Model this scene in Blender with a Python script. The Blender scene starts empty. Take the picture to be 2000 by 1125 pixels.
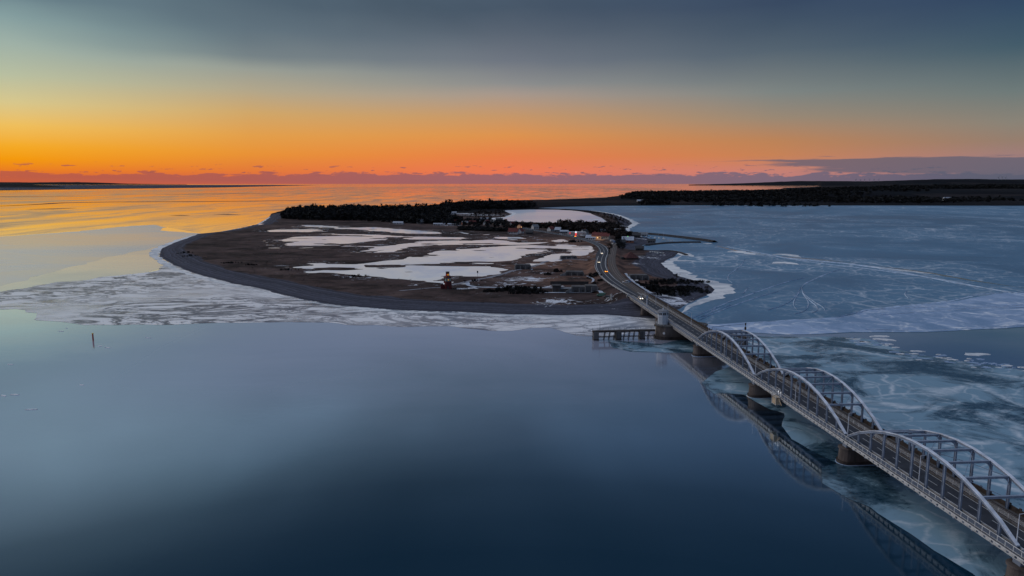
import bpy, bmesh, math, random
import numpy as np
from mathutils import Vector, Matrix
from mathutils import noise as mnoise

random.seed(7)
rng = np.random.default_rng(7)
SC = bpy.context.scene
COL = SC.collection
R = math.radians

# ------------------------------------------------------------------ camera
CAM_H = 72.0
FPX = 1400.0
V_EYE = 352.5                       # eye level row; the sea horizon dips a little below it
PITCH = math.atan((562.5 - V_EYE) / FPX)
SP, CP = math.sin(PITCH), math.cos(PITCH)
cam_data = bpy.data.cameras.new('camera')
cam_data.sensor_width = 36.0
cam_data.lens = 36.0 * FPX / 2000.0
cam_data.clip_start = 1.0
cam_data.clip_end = 60000.0
cam = bpy.data.objects.new('camera', cam_data)
cam.location = (0, 0, CAM_H)
cam.rotation_euler = (math.pi / 2 - PITCH, 0, 0)
COL.objects.link(cam)
SC.camera = cam

# ------------------------------------------------------------------ world (dusk sky)
SUN_AZ = -46.0                      # degrees from +Y, negative = left
VS = SC.view_settings
VS.view_transform = 'Standard'
VS.look = 'None'
VS.exposure = 0.0
VS.gamma = 1.0
VS.use_curve_mapping = False


def lin(c):
    out = []
    for x in c[:3]:
        x = x / 255.0
        out.append(x / 12.92 if x <= 0.04045 else ((x + 0.055) / 1.055) ** 2.4)
    return tuple(out) + (1.0,)


def elev(u, v):
    dx = (u - 1000) / FPX
    dv = (v - 562.5) / FPX
    up = -(dv * CP + SP)
    fw = CP - dv * SP
    return math.degrees(math.atan2(up, math.hypot(fw, dx)))


class NT:
    """small helper to wire shader nodes"""
    def __init__(self, tree):
        self.t = tree
        self.n = tree.nodes
        self.l = tree.links

    def new(self, kind, **kw):
        nd = self.n.new(kind)
        for k, v in kw.items():
            setattr(nd, k, v)
        return nd

    def put(self, sock, val):
        if isinstance(val, bpy.types.NodeSocket):
            self.l.new(val, sock)
        else:
            sock.default_value = val

    def math(self, op, a, b=None, c=None, clamp=False):
        nd = self.new('ShaderNodeMath', operation=op)
        nd.use_clamp = clamp
        self.put(nd.inputs[0], a)
        if b is not None:
            self.put(nd.inputs[1], b)
        if c is not None:
            self.put(nd.inputs[2], c)
        return nd.outputs[0]

    def maprange(self, v, a, b, c=0.0, d=1.0, smooth=True):
        nd = self.new('ShaderNodeMapRange')
        nd.interpolation_type = 'SMOOTHSTEP' if smooth else 'LINEAR'
        self.put(nd.inputs['Value'], v)
        self.put(nd.inputs['From Min'], a)
        self.put(nd.inputs['From Max'], b)
        self.put(nd.inputs['To Min'], c)
        self.put(nd.inputs['To Max'], d)
        return nd.outputs['Result']

    def mix(self, fac, a, b, mode='MIX'):
        nd = self.new('ShaderNodeMix', data_type='RGBA', blend_type=mode)
        self.put(nd.inputs[0], fac)
        self.put(nd.inputs[6], a)
        self.put(nd.inputs[7], b)
        return nd.outputs[2]

    def ramp(self, fac, stops, interp='LINEAR'):
        nd = self.new('ShaderNodeValToRGB')
        cr = nd.color_ramp
        cr.interpolation = interp
        while len(cr.elements) < len(stops):
            cr.elements.new(0.5)
        for e, (p, c) in zip(cr.elements, stops):
            e.position = p
            e.color = c
        self.put(nd.inputs[0], fac)
        return nd.outputs[0]

    def combine(self, x, y, z):
        nd = self.new('ShaderNodeCombineXYZ')
        for i, v in enumerate((x, y, z)):
            self.put(nd.inputs[i], v)
        return nd.outputs[0]

    def noise(self, vec, scale, detail=4.0, rough=0.55, distort=0.0):
        nd = self.new('ShaderNodeTexNoise')
        if vec is not None:
            self.put(nd.inputs['Vector'], vec)
        nd.inputs['Scale'].default_value = scale
        nd.inputs['Detail'].default_value = detail
        nd.inputs['Roughness'].default_value = rough
        nd.inputs['Distortion'].default_value = distort
        return nd.outputs['Fac']

    def voronoi(self, vec, scale, feature='DISTANCE_TO_EDGE'):
        nd = self.new('ShaderNodeTexVoronoi', feature=feature)
        if vec is not None:
            self.put(nd.inputs['Vector'], vec)
        nd.inputs['Scale'].default_value = scale
        return nd.outputs[0]

    def scaled(self, vec, s, rot=0.0):
        nd = self.new('ShaderNodeMapping')
        self.put(nd.inputs['Vector'], vec)
        nd.inputs['Scale'].default_value = s
        nd.inputs['Rotation'].default_value = (0, 0, rot)
        return nd.outputs[0]


world = bpy.data.worlds.new('World')
SC.world = world
world.use_nodes = True
W = NT(world.node_tree)
W.n.clear()
tc = W.new('ShaderNodeTexCoord')
sep = W.new('ShaderNodeSeparateXYZ')
W.l.new(tc.outputs['Generated'], sep.inputs[0])
az = W.math('MULTIPLY', W.math('ARCTAN2', sep.outputs[0], sep.outputs[1]), 180 / math.pi)
el0 = W.math('MULTIPLY', W.math('ARCSINE', sep.outputs[2]), 180 / math.pi)
d0 = W.math('ABSOLUTE', W.math('SUBTRACT', az, SUN_AZ))
delta = W.math('MINIMUM', d0, W.math('SUBTRACT', 360.0, d0))
# the thin high veil has a slightly uneven lower edge
wob = W.noise(W.combine(W.math('MULTIPLY', sep.outputs[0], 1.0), sep.outputs[1], W.math('MULTIPLY', sep.outputs[2], 3.0)), 2.4, 3.0)
el = W.math('ADD', el0, W.math('MULTIPLY', W.math('SUBTRACT', wob, 0.5), W.maprange(el0, 3.0, 14.0, 0.0, 4.0)))
EL_LO, EL_HI = -1.0, 60.0
elf = W.math('DIVIDE', W.math('SUBTRACT', el, EL_LO), EL_HI - EL_LO, clamp=True)

SKY = [
    (50, 11.9, [(350, (205, 96, 58)), (335, (232, 122, 36)), (312, (243, 152, 12)), (285, (244, 170, 38)), (245, (238, 190, 92)),
           (200, (214, 198, 140)), (150, (184, 190, 160)), (95, (158, 176, 166)), (45, (134, 159, 160)), (0, (106, 130, 140))],
     [(22, (114, 134, 146)), (30, (104, 124, 142)), (42, (97, 117, 143)), (60, (92, 114, 146))]),
    (500, 26.4, [(352, (212, 100, 72)), (335, (226, 120, 58)), (300, (232, 146, 54)), (265, (226, 158, 74)), (220, (208, 166, 104)),
            (175, (178, 166, 138)), (132, (152, 157, 148)), (108, (118, 130, 134)), (60, (96, 113, 124)), (0, (80, 98, 112))],
     [(22, (92, 110, 126)), (30, (94, 112, 134)), (42, (93, 113, 140)), (60, (92, 114, 146))]),
    (1000, 46.0, [(352, (206, 112, 98)), (335, (236, 120, 84)), (305, (230, 126, 74)), (265, (221, 146, 78)), (228, (198, 150, 104)),
             (186, (166, 151, 140)), (165, (140, 141, 141)), (120, (110, 117, 128)), (60, (88, 99, 113)), (0, (71, 86, 103))],
     [(22, (78, 96, 118)), (30, (86, 105, 130)), (42, (91, 111, 139)), (60, (92, 114, 146))]),
    (1500, 65.7, [(352, (190, 122, 118)), (335, (198, 128, 116)), (305, (200, 130, 86)), (275, (188, 131, 88)), (230, (154, 136, 116)),
             (180, (125, 132, 130)), (100, (84, 99, 112)), (40, (66, 83, 102)), (0, (57, 74, 98))],
     [(22, (66, 86, 113)), (30, (78, 98, 126)), (42, (88, 108, 138)), (60, (92, 114, 146))]),
    (1950, 80.2, [(352, (122, 112, 124)), (330, (150, 122, 124)), (305, (160, 125, 122)), (275, (150, 126, 110)), (240, (138, 131, 119)),
             (180, (110, 122, 121)), (100, (68, 92, 106)), (40, (54, 77, 101)), (0, (48, 69, 98))],
     [(22, (60, 81, 110)), (30, (74, 95, 124)), (42, (86, 107, 137)), (60, (92, 114, 146))]),
]
cols = []
for u, dlt, stops, high in SKY:
    st = [((elev(u, v) - EL_LO) / (EL_HI - EL_LO), lin(c)) for v, c in stops]
    st += [((e - EL_LO) / (EL_HI - EL_LO), lin(c)) for e, c in high]  # sky above the view, raised brighter to light land and ice
    st = [(max(0, p), c) for p, c in st]
    cols.append((dlt, W.ramp(elf, st)))
anti = [(-1, (100, 108, 134)), (4, (138, 130, 146)), (10, (134, 138, 154)), (20, (108, 126, 150)), (40, (94, 114, 144)), (60, (92, 114, 146))]  # unseen sky behind the camera, brightened to light the land
cols.append((170.0, W.ramp(elf, [((e - EL_LO) / (EL_HI - EL_LO), lin(c)) for e, c in anti])))
skyc = cols[0][1]
for (da, _), (db, cb) in zip(cols[:-1], cols[1:]):
    skyc = W.mix(W.maprange(delta, da, db, smooth=False), skyc, cb)
# faint streaks in the high veil
veil = W.noise(W.combine(W.math('MULTIPLY', W.math('DIVIDE', sep.outputs[0], W.math('MAXIMUM', sep.outputs[2], 0.08)), 0.55), W.math('MULTIPLY', W.math('DIVIDE', sep.outputs[1], W.math('MAXIMUM', sep.outputs[2], 0.08)), 0.30), 2.0), 1.0, 5.0, 0.55, 0.8)
vamp = W.math('ADD', 1.0, W.math('MULTIPLY', W.math('SUBTRACT', veil, 0.5), W.maprange(el0, 9.0, 20.0, 0.0, 2.0)))
vm_ = W.new('ShaderNodeVectorMath', operation='SCALE')
W.put(vm_.inputs[0], skyc)
W.put(vm_.inputs['Scale'], vamp)
skyc = vm_.outputs[0]
# low cloud bank along the horizon
cloudc = W.ramp(W.math('DIVIDE', delta, 90.0, clamp=True), [
    (0.10, lin((190, 92, 68))), (0.29, lin((170, 92, 84))), (0.51, lin((146, 100, 108))),
    (0.73, lin((116, 102, 120))), (0.89, lin((84, 90, 112)))])
cv = W.combine(W.math('MULTIPLY', az, 0.55), W.math('MULTIPLY', el0, 2.6), 0.0)
cn = W.noise(cv, 1.0, 7.0, 0.62)
cn2 = W.noise(W.combine(W.math('MULTIPLY', az, 0.12), 3.7, 0.0), 1.0, 2.0)
top = W.math('ADD', W.math('MULTIPLY', W.math('SUBTRACT', cn, 0.5), 1.5), W.math('ADD', 0.30, W.math('MULTIPLY', cn2, 0.42)))
bank = W.maprange(W.math('SUBTRACT', top, el0), -0.03, 0.10)
fade_low = W.maprange(W.math('ADD', el0, W.math('MULTIPLY', W.math('SUBTRACT', delta, 20.0), 0.02)), -0.35, 0.15, 0.35, 0.92)
skyc = W.mix(W.math('MULTIPLY', bank, fade_low), skyc, cloudc)
# scattered cumulus puffs just above the bank
pv = W.combine(W.math('MULTIPLY', az, 0.75), W.math('MULTIPLY', el0, 4.2), 5.0)
pn = W.noise(pv, 1.0, 5.0, 0.6)
win = W.math('MULTIPLY', W.maprange(el0, 0.25, 0.55), W.maprange(el0, 0.9, 1.4, 1.0, 0.0))
puff = W.math('MULTIPLY', W.maprange(pn, 0.60, 0.65), win)
puffc = W.mix(0.25, cloudc, (0.08, 0.07, 0.10, 1))
skyc = W.mix(W.math('MULTIPLY', puff, 0.8), skyc, puffc)
# long grey stratus sheet in the right half
sv = W.combine(W.math('MULTIPLY', az, 0.14), W.math('MULTIPLY', el0, 2.4), 9.0)
sn = W.math('SUBTRACT', W.noise(sv, 1.0, 6.0, 0.6), 0.5)
stop_ = W.math('ADD', W.maprange(az, 12.0, 24.0, 1.45, 1.62), W.math('MULTIPLY', sn, 1.3))
sbot = W.math('ADD', W.maprange(az, 16.0, 33.0, 1.40, 0.05, smooth=False), W.math('MULTIPLY', sn, 2.2))
smask = W.math('MULTIPLY', W.maprange(W.math('SUBTRACT', stop_, el0), -0.04, 0.10), W.maprange(W.math('SUBTRACT', el0, sbot), -0.15, 0.30))
smask = W.math('MULTIPLY', smask, W.maprange(az, 12.0, 20.0))
smask = W.math('MULTIPLY', smask, W.maprange(az, 90.0, 130.0, 1.0, 0.0))
skyc = W.mix(W.math('MULTIPLY', smask, 0.80), skyc, lin((94, 95, 112)))
nish = W.new('ShaderNodeTexSky', sky_type='NISHITA')
nish.sun_disc = False
nish.sun_elevation = R(-5.0)
nish.sun_rotation = R(SUN_AZ)
nish.altitude = 70
bg1 = W.new('ShaderNodeBackground')
W.l.new(nish.outputs[0], bg1.inputs[0])
bg1.inputs[1].default_value = 0.05
bg2 = W.new('ShaderNodeBackground')
W.put(bg2.inputs[0], skyc)
bg2.inputs[1].default_value = 1.0
add = W.new('ShaderNodeAddShader')
W.l.new(bg1.outputs[0], add.inputs[0])
W.l.new(bg2.outputs[0], add.inputs[1])
wout = W.new('ShaderNodeOutputWorld')
W.l.new(add.outputs[0], wout.inputs[0])

# soft warm lamp added as afterglow, set high above the sunset to light tops
sun_d = bpy.data.lights.new('sun', 'SUN')
sun_d.energy = 1.05
sun_d.angle = R(60)
sun_d.color = (1.0, 0.95, 0.92)
sun = bpy.data.objects.new('sun', sun_d)
sa, se = R(-75), R(44)
sdir = Vector((math.sin(sa) * math.cos(se), math.cos(sa) * math.cos(se), math.sin(se)))
sun.rotation_euler = sdir.to_track_quat('Z', 'Y').to_euler()
sun.location = (-300, 200, 200)
COL.objects.link(sun)


# ------------------------------------------------------------------ helpers
def gp(u, v, z=0.0):
    """ground point (x, y) of a photograph pixel on the level z"""
    dx = (u - 1000) / FPX
    dv = (v - 562.5) / FPX
    dn = dv * CP + SP
    h = CAM_H - z
    return (dx / dn * h, (CP - dv * SP) / dn * h)


def tag(o, label=None, cat=None, group=None, kind=None):
    if label: o['label'] = label
    if cat: o['category'] = cat
    if group: o['group'] = group
    if kind: o['kind'] = kind
    return o


def thing(name, label, cat, loc=(0, 0, 0), rz=0.0, group=None):
    o = bpy.data.objects.new(name, None)
    o.empty_display_size = 0.5
    o.location = loc
    o.rotation_euler = (0, 0, rz)
    COL.objects.link(o)
    return tag(o, label, cat, group)


def put(name, mesh, parent=None, loc=(0, 0, 0), rot=(0, 0, 0)):
    o = bpy.data.objects.new(name, mesh)
    COL.objects.link(o)
    o.parent = parent
    o.location = loc
    o.rotation_euler = rot
    return o


def copy_tree(o, parent=None):
    c = o.copy()
    COL.objects.link(c)
    c.parent = parent
    for ch in list(o.children):
        copy_tree(ch, c)
    return c


class MB:
    def __init__(self):
        self.v = []
        self.f = []

    def box(self, x0, x1, y0, y1, z0, z1):
        b = len(self.v)
        self.v += [(x0, y0, z0), (x1, y0, z0), (x1, y1, z0), (x0, y1, z0), (x0, y0, z1), (x1, y0, z1), (x1, y1, z1), (x0, y1, z1)]
        self.f += [tuple(b + i for i in q) for q in ((0, 3, 2, 1), (4, 5, 6, 7), (0, 1, 5, 4), (1, 2, 6, 5), (2, 3, 7, 6), (3, 0, 4, 7))]
        return self

    def bar(self, p, q, w, h, up=(0, 0, 1)):
        p, q = Vector(p), Vector(q)
        d = (q - p).normalized()
        u = Vector(up)
        s = d.cross(u)
        if s.length < 1e-4:
            s = d.cross(Vector((1, 0, 0)))
        s.normalize()
        t = s.cross(d).normalized()
        b = len(self.v)
        for c in (p, q):
            for i, j in ((-1, -1), (1, -1), (1, 1), (-1, 1)):
                self.v.append(tuple(c + s * (i * w / 2) + t * (j * h / 2)))
        self.f += [tuple(b + i for i in q_) for q_ in ((0, 1, 2, 3), (7, 6, 5, 4), (0, 4, 5, 1), (1, 5, 6, 2), (2, 6, 7, 3), (3, 7, 4, 0))]
        return self

    def tube(self, p, q, r0, r1=None, n=8):
        r1 = r0 if r1 is None else r1
        p, q = Vector(p), Vector(q)
        d = (q - p).normalized()
        s = d.orthogonal().normalized()
        t = d.cross(s)
        b = len(self.v)
        for c, r in ((p, r0), (q, r1)):
            for i in range(n):
                a = 2 * math.pi * i / n
                self.v.append(tuple(c + s * (r * math.cos(a)) + t * (r * math.sin(a))))
        for i in range(n):
            j = (i + 1) % n
            self.f.append((b + i, b + j, b + n + j, b + n + i))
        self.f.append(tuple(b + i for i in range(n))[::-1])
        self.f.append(tuple(b + n + i for i in range(n)))
        return self

    def prism(self, pts, z0, z1, taper=1.0, c=None):
        n = len(pts)
        b = len(self.v)
        if c is None:
            c = (sum(p[0] for p in pts) / n, sum(p[1] for p in pts) / n)
        self.v += [(p[0], p[1], z0) for p in pts]
        self.v += [(c[0] + (p[0] - c[0]) * taper, c[1] + (p[1] - c[1]) * taper, z1) for p in pts]
        for i in range(n):
            j = (i + 1) % n
            self.f.append((b + i, b + j, b + n + j, b + n + i))
        self.f.append(tuple(b + i for i in range(n))[::-1])
        self.f.append(tuple(b + n + i for i in range(n)))
        return self

    def quad(self, *p):
        b = len(self.v)
        self.v += [tuple(x) for x in p]
        self.f.append(tuple(range(b, b + len(p))))
        return self

    def mesh(self, name, mat, smooth=False):
        me = bpy.data.meshes.new(name)
        me.from_pydata(self.v, [], self.f)
        if mat: me.materials.append(mat)
        if smooth: me.shade_smooth()
        me.update()
        return me

    def build(self, name, mat, parent=None, loc=(0, 0, 0), rot=(0, 0, 0), smooth=False):
        return put(name, self.mesh(name, mat, smooth), parent, loc, rot)


def np_mesh(name, V, F, mat):
    """fast mesh from numpy arrays, F is (n, 3) or (n, 4)"""
    me = bpy.data.meshes.new(name)
    k = F.shape[1]
    me.vertices.add(len(V))
    me.vertices.foreach_set('co', np.asarray(V, np.float32).ravel())
    me.loops.add(F.size)
    me.loops.foreach_set('vertex_index', np.asarray(F, np.int32).ravel())
    me.polygons.add(len(F))
    me.polygons.foreach_set('loop_start', np.arange(0, F.size, k, dtype=np.int32))
    me.polygons.foreach_set('loop_total', np.full(len(F), k, np.int32))
    if mat: me.materials.append(mat)
    me.update(calc_edges=True)
    me.validate()
    return me


# ------------------------------------------------------------------ materials
MATS = {}


def new_mat(name):
    m = bpy.data.materials.new(name)
    m.use_nodes = True
    t = NT(m.node_tree)
    b = t.n.get('Principled BSDF')
    MATS[name] = m
    return m, t, b


def plain(name, c, rough=0.7, var=0.25, scale=1.5, metal=0.0, spec=0.3, emit=None, estr=0.0, streak=None):
    m, t, b = new_mat(name)
    co = t.new('ShaderNodeTexCoord').outputs['Object']
    if streak:
        co = t.scaled(co, streak)
    n = t.noise(co, scale, 5.0, 0.6)
    dark = tuple(x * (1 - var) for x in c[:3]) + (1,)
    lite = tuple(min(1, x * (1 + var)) for x in c[:3]) + (1,)
    t.put(b.inputs['Base Color'], t.mix(t.maprange(n, 0.3, 0.7), dark, lite))
    b.inputs['Roughness'].default_value = rough
    b.inputs['Metallic'].default_value = metal
    b.inputs['Specular IOR Level'].default_value = spec
    if emit:
        b.inputs['Emission Color'].default_value = tuple(emit) + (1,)
        b.inputs['Emission Strength'].default_value = estr
    return m


plain('steel_mid', (0.19, 0.235, 0.32), 0.45, 0.28, 0.45, spec=0.45)  # darker copy of the steel paint: shade on rib sides put into the colour
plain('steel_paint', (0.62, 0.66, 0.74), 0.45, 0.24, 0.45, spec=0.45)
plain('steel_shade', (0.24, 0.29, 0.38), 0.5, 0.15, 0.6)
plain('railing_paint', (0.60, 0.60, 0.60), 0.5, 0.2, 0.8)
plain('rail_steel', (0.30, 0.26, 0.25), 0.35, 0.2, 1.0, metal=0.6)
plain('asphalt', (0.042, 0.046, 0.058), 0.75, 0.18, 0.35, spec=0.3)
plain('pavement', (0.10, 0.105, 0.12), 0.85, 0.2, 0.7)
plain('marking', (0.62, 0.62, 0.62), 0.7, 0.2, 2.0)
plain('concrete', (0.27, 0.262, 0.26), 0.85, 0.28, 0.5, streak=(1, 1, 0.3))
plain('concrete_dark', (0.10, 0.097, 0.10), 0.9, 0.35, 0.35, streak=(1, 1, 0.3))
plain('pier_stone', (0.115, 0.095, 0.088), 0.85, 0.4, 0.45, streak=(1, 1, 0.35))
plain('pier_wet', (0.045, 0.035, 0.032), 0.5, 0.4, 0.6)
plain('timber_dark', (0.055, 0.042, 0.036), 0.85, 0.35, 0.8)
plain('timber_grey', (0.12, 0.11, 0.11), 0.85, 0.3, 0.7)
plain('timber_tan', (0.45, 0.35, 0.24), 0.8, 0.2, 1.0)
plain('ballast', (0.10, 0.085, 0.08), 0.95, 0.35, 1.2)
plain('tower_paint', (0.42, 0.47, 0.53), 0.55, 0.1, 0.4)
plain('white_wall', (0.60, 0.60, 0.61), 0.8, 0.12, 0.3)
plain('cream_wall', (0.60, 0.50, 0.40), 0.8, 0.15, 0.3)
plain('grey_wall', (0.20, 0.21, 0.23), 0.85, 0.15, 0.3)
plain('dark_wall', (0.06, 0.055, 0.055), 0.85, 0.2, 0.3)
plain('brick_wall', (0.30, 0.13, 0.09), 0.85, 0.2, 0.3)
plain('dark_red_roof', (0.085, 0.036, 0.034), 0.9, 0.3, 0.4)
plain('red_roof', (0.15, 0.042, 0.038), 0.85, 0.25, 0.4)
plain('grey_roof', (0.20, 0.21, 0.23), 0.85, 0.2, 0.4)
plain('snow_roof', (0.42, 0.46, 0.54), 0.8, 0.15, 0.3)
plain('dark_roof', (0.06, 0.06, 0.065), 0.85, 0.2, 0.4)
plain('lighthouse_red', (0.10, 0.016, 0.017), 0.6, 0.15, 0.5)
plain('glass', (0.03, 0.035, 0.04), 0.12, 0.1, 0.3, spec=0.6)
plain('lamp_glass_green', (0.40, 0.52, 0.46), 0.3, 0.1, 0.3)
plain('window_lit', (0.8, 0.5, 0.25), 0.5, 0.1, 0.5, emit=(1.0, 0.55, 0.22), estr=1.3)
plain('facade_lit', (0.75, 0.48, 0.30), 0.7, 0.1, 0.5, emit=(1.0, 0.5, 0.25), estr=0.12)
plain('sign_red', (0.7, 0.05, 0.05), 0.5, 0.1, 0.5, emit=(1.0, 0.06, 0.06), estr=0.8)
plain('sign_white', (0.8, 0.8, 0.8), 0.5, 0.05, 0.5, emit=(0.9, 0.92, 1.0), estr=0.9)
plain('green_light', (0.2, 0.8, 0.3), 0.5, 0.05, 0.5, emit=(0.3, 1.0, 0.25), estr=1.5)
plain('head_light', (0.9, 0.9, 0.9), 0.3, 0.0, 0.5, emit=(1.0, 0.85, 0.62), estr=5.0)
plain('tail_light', (0.7, 0.1, 0.05), 0.3, 0.0, 0.5, emit=(1.0, 0.30, 0.03), estr=9.0)
plain('tail_red', (0.7, 0.05, 0.05), 0.3, 0.0, 0.5, emit=(1.0, 0.10, 0.06), estr=0.3)
plain('beacon_orange', (0.9, 0.4, 0.05), 0.4, 0.0, 0.5, emit=(1.0, 0.45, 0.06), estr=0.35)
plain('yellow_paint', (0.70, 0.46, 0.06), 0.6, 0.1, 0.6)
plain('marker_red', (0.42, 0.05, 0.035), 0.6, 0.2, 0.8)
plain('car_white', (0.65, 0.66, 0.68), 0.3, 0.03, 0.6, spec=0.5)
plain('car_dark', (0.05, 0.055, 0.065), 0.3, 0.03, 0.6, spec=0.5)
plain('car_green', (0.10, 0.22, 0.17), 0.35, 0.03, 0.6, spec=0.5)
plain('car_blue', (0.20, 0.32, 0.55), 0.3, 0.03, 0.6, spec=0.5)
plain('tyre', (0.02, 0.02, 0.02), 0.8, 0.1, 1.0)
plain('boat_white', (0.68, 0.70, 0.72), 0.5, 0.1, 0.5)
plain('boat_blue', (0.10, 0.18, 0.30), 0.5, 0.1, 0.5)
plain('rock', (0.035, 0.034, 0.038), 0.9, 0.5, 0.35)
plain('turbine_white', (0.35, 0.38, 0.42), 0.6, 0.05, 0.1)
plain('stone_slope', (0.10, 0.095, 0.098), 0.92, 0.4, 0.35)
plain('bark', (0.06, 0.048, 0.04), 0.9, 0.3, 0.6)
plain('crown_dark', (0.021, 0.022, 0.023), 0.95, 0.75, 0.06, spec=0.05)
plain('crown_brown', (0.034, 0.028, 0.026), 0.95, 0.7, 0.1, spec=0.05)
plain('heath', (0.03, 0.024, 0.022), 0.95, 0.5, 0.1, spec=0.05)


def ground_material():
    m, t, b = new_mat('ground')
    co = t.new('ShaderNodeTexCoord').outputs['Object']
    at = lambda n: t.new('ShaderNodeAttribute', attribute_name=n).outputs['Fac']
    beach, snow, rust = at('beach'), at('snow'), at('rust')
    n1 = t.noise(t.scaled(co, (0.010, 0.012, 0.02)), 1.0, 8.0, 0.65)
    n2 = t.noise(t.scaled(co, (0.05, 0.045, 0.1)), 1.0, 8.0, 0.7)
    n3 = t.noise(t.scaled(co, (0.5, 0.8, 0.5)), 1.0, 4.0, 0.7)
    grass = t.ramp(t.math('ADD', t.math('MULTIPLY', n1, 0.55), t.math('MULTIPLY', n2, 0.45)), [
        (0.38, (0.012, 0.010, 0.010, 1)), (0.45, (0.046, 0.032, 0.031, 1)), (0.53, (0.086, 0.058, 0.056, 1)), (0.64, (0.155, 0.106, 0.094, 1))])
    grass = t.mix(t.math('MULTIPLY', rust, t.maprange(n2, 0.3, 0.65)), grass, (0.27, 0.145, 0.10, 1))
    grass = t.mix(t.maprange(n3, 0.35, 0.75, 0.0, 0.35), grass, (0.05, 0.04, 0.035, 1))
    n4 = t.noise(t.scaled(co, (0.022, 0.030, 0.0), R(12)), 1.0, 7.0, 0.72, 0.6)
    grass = t.mix(t.maprange(n4, 0.50, 0.62, 0.0, 0.75), grass, (0.016, 0.012, 0.012, 1))
    # shingle beach, with strand lines that follow the shore distance
    sd = at('shore')
    strand = t.noise(t.combine(t.math('MULTIPLY', sd, 0.55), t.math('MULTIPLY', n2, 1.2), 0.0), 1.0, 5.0, 0.75)
    shingle = t.ramp(t.math('ADD', t.math('MULTIPLY', strand, 0.75), t.math('MULTIPLY', n3, 0.25)), [
        (0.36, (0.022, 0.022, 0.028, 1)), (0.48, (0.058, 0.060, 0.080, 1)), (0.64, (0.12, 0.124, 0.165, 1))])
    base = t.mix(t.maprange(t.math('ADD', beach, t.math('MULTIPLY', t.math('SUBTRACT', n2, 0.5), 0.7)), 0.35, 0.65), grass, shingle)
    sn = t.noise(t.scaled(co, (0.10, 0.11, 0.1)), 1.0, 9.0, 0.78, 1.2)
    smask = t.maprange(t.math('SUBTRACT', sn, t.math('SUBTRACT', 0.86, t.math('MULTIPLY', snow, 0.42))), 0.0, 0.07)
    base = t.mix(smask, base, (0.66, 0.68, 0.74, 1))
    t.put(b.inputs['Base Color'], base)
    b.inputs['Roughness'].default_value = 0.95
    b.inputs['Specular IOR Level'].default_value = 0.08
    bp = t.new('ShaderNodeBump')
    bp.inputs['Strength'].default_value = 0.8
    bp.inputs['Distance'].default_value = 0.35
    t.put(bp.inputs['Height'], t.math('ADD', n2, t.math('MULTIPLY', n3, 0.5)))
    t.l.new(bp.outputs[0], b.inputs['Normal'])
    return m


def field_material():
    m, t, b = new_mat('fields')
    co = t.new('ShaderNodeTexCoord').outputs['Object']
    n1 = t.noise(t.scaled(co, (0.0011, 0.004, 0.01)), 1.0, 5.0, 0.6)
    n2 = t.noise(t.scaled(co, (0.01, 0.02, 0.01)), 1.0, 6.0, 0.65)
    nd = t.new('ShaderNodeTexVoronoi')
    t.put(nd.inputs['Vector'], t.scaled(co, (0.0016, 0.0046, 0.0)))
    nd.inputs['Scale'].default_value = 1.0
    sp = t.new('ShaderNodeSeparateXYZ')
    t.l.new(nd.outputs['Color'], sp.inputs[0])
    c = t.ramp(t.math('ADD', t.math('MULTIPLY', sp.outputs[0], 0.6), t.math('MULTIPLY', n1, 0.5)), [
        (0.15, (0.005, 0.006, 0.010, 1)), (0.45, (0.012, 0.012, 0.015, 1)), (0.65, (0.010, 0.013, 0.017, 1)), (0.9, (0.034, 0.028, 0.029, 1))])
    c = t.mix(t.maprange(n2, 0.45, 0.75), c, (0.008, 0.008, 0.011, 1))
    t.put(b.inputs['Base Color'], c)
    b.inputs['Roughness'].default_value = 0.95
    b.inputs['Specular IOR Level'].default_value = 0.05
    return m


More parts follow.
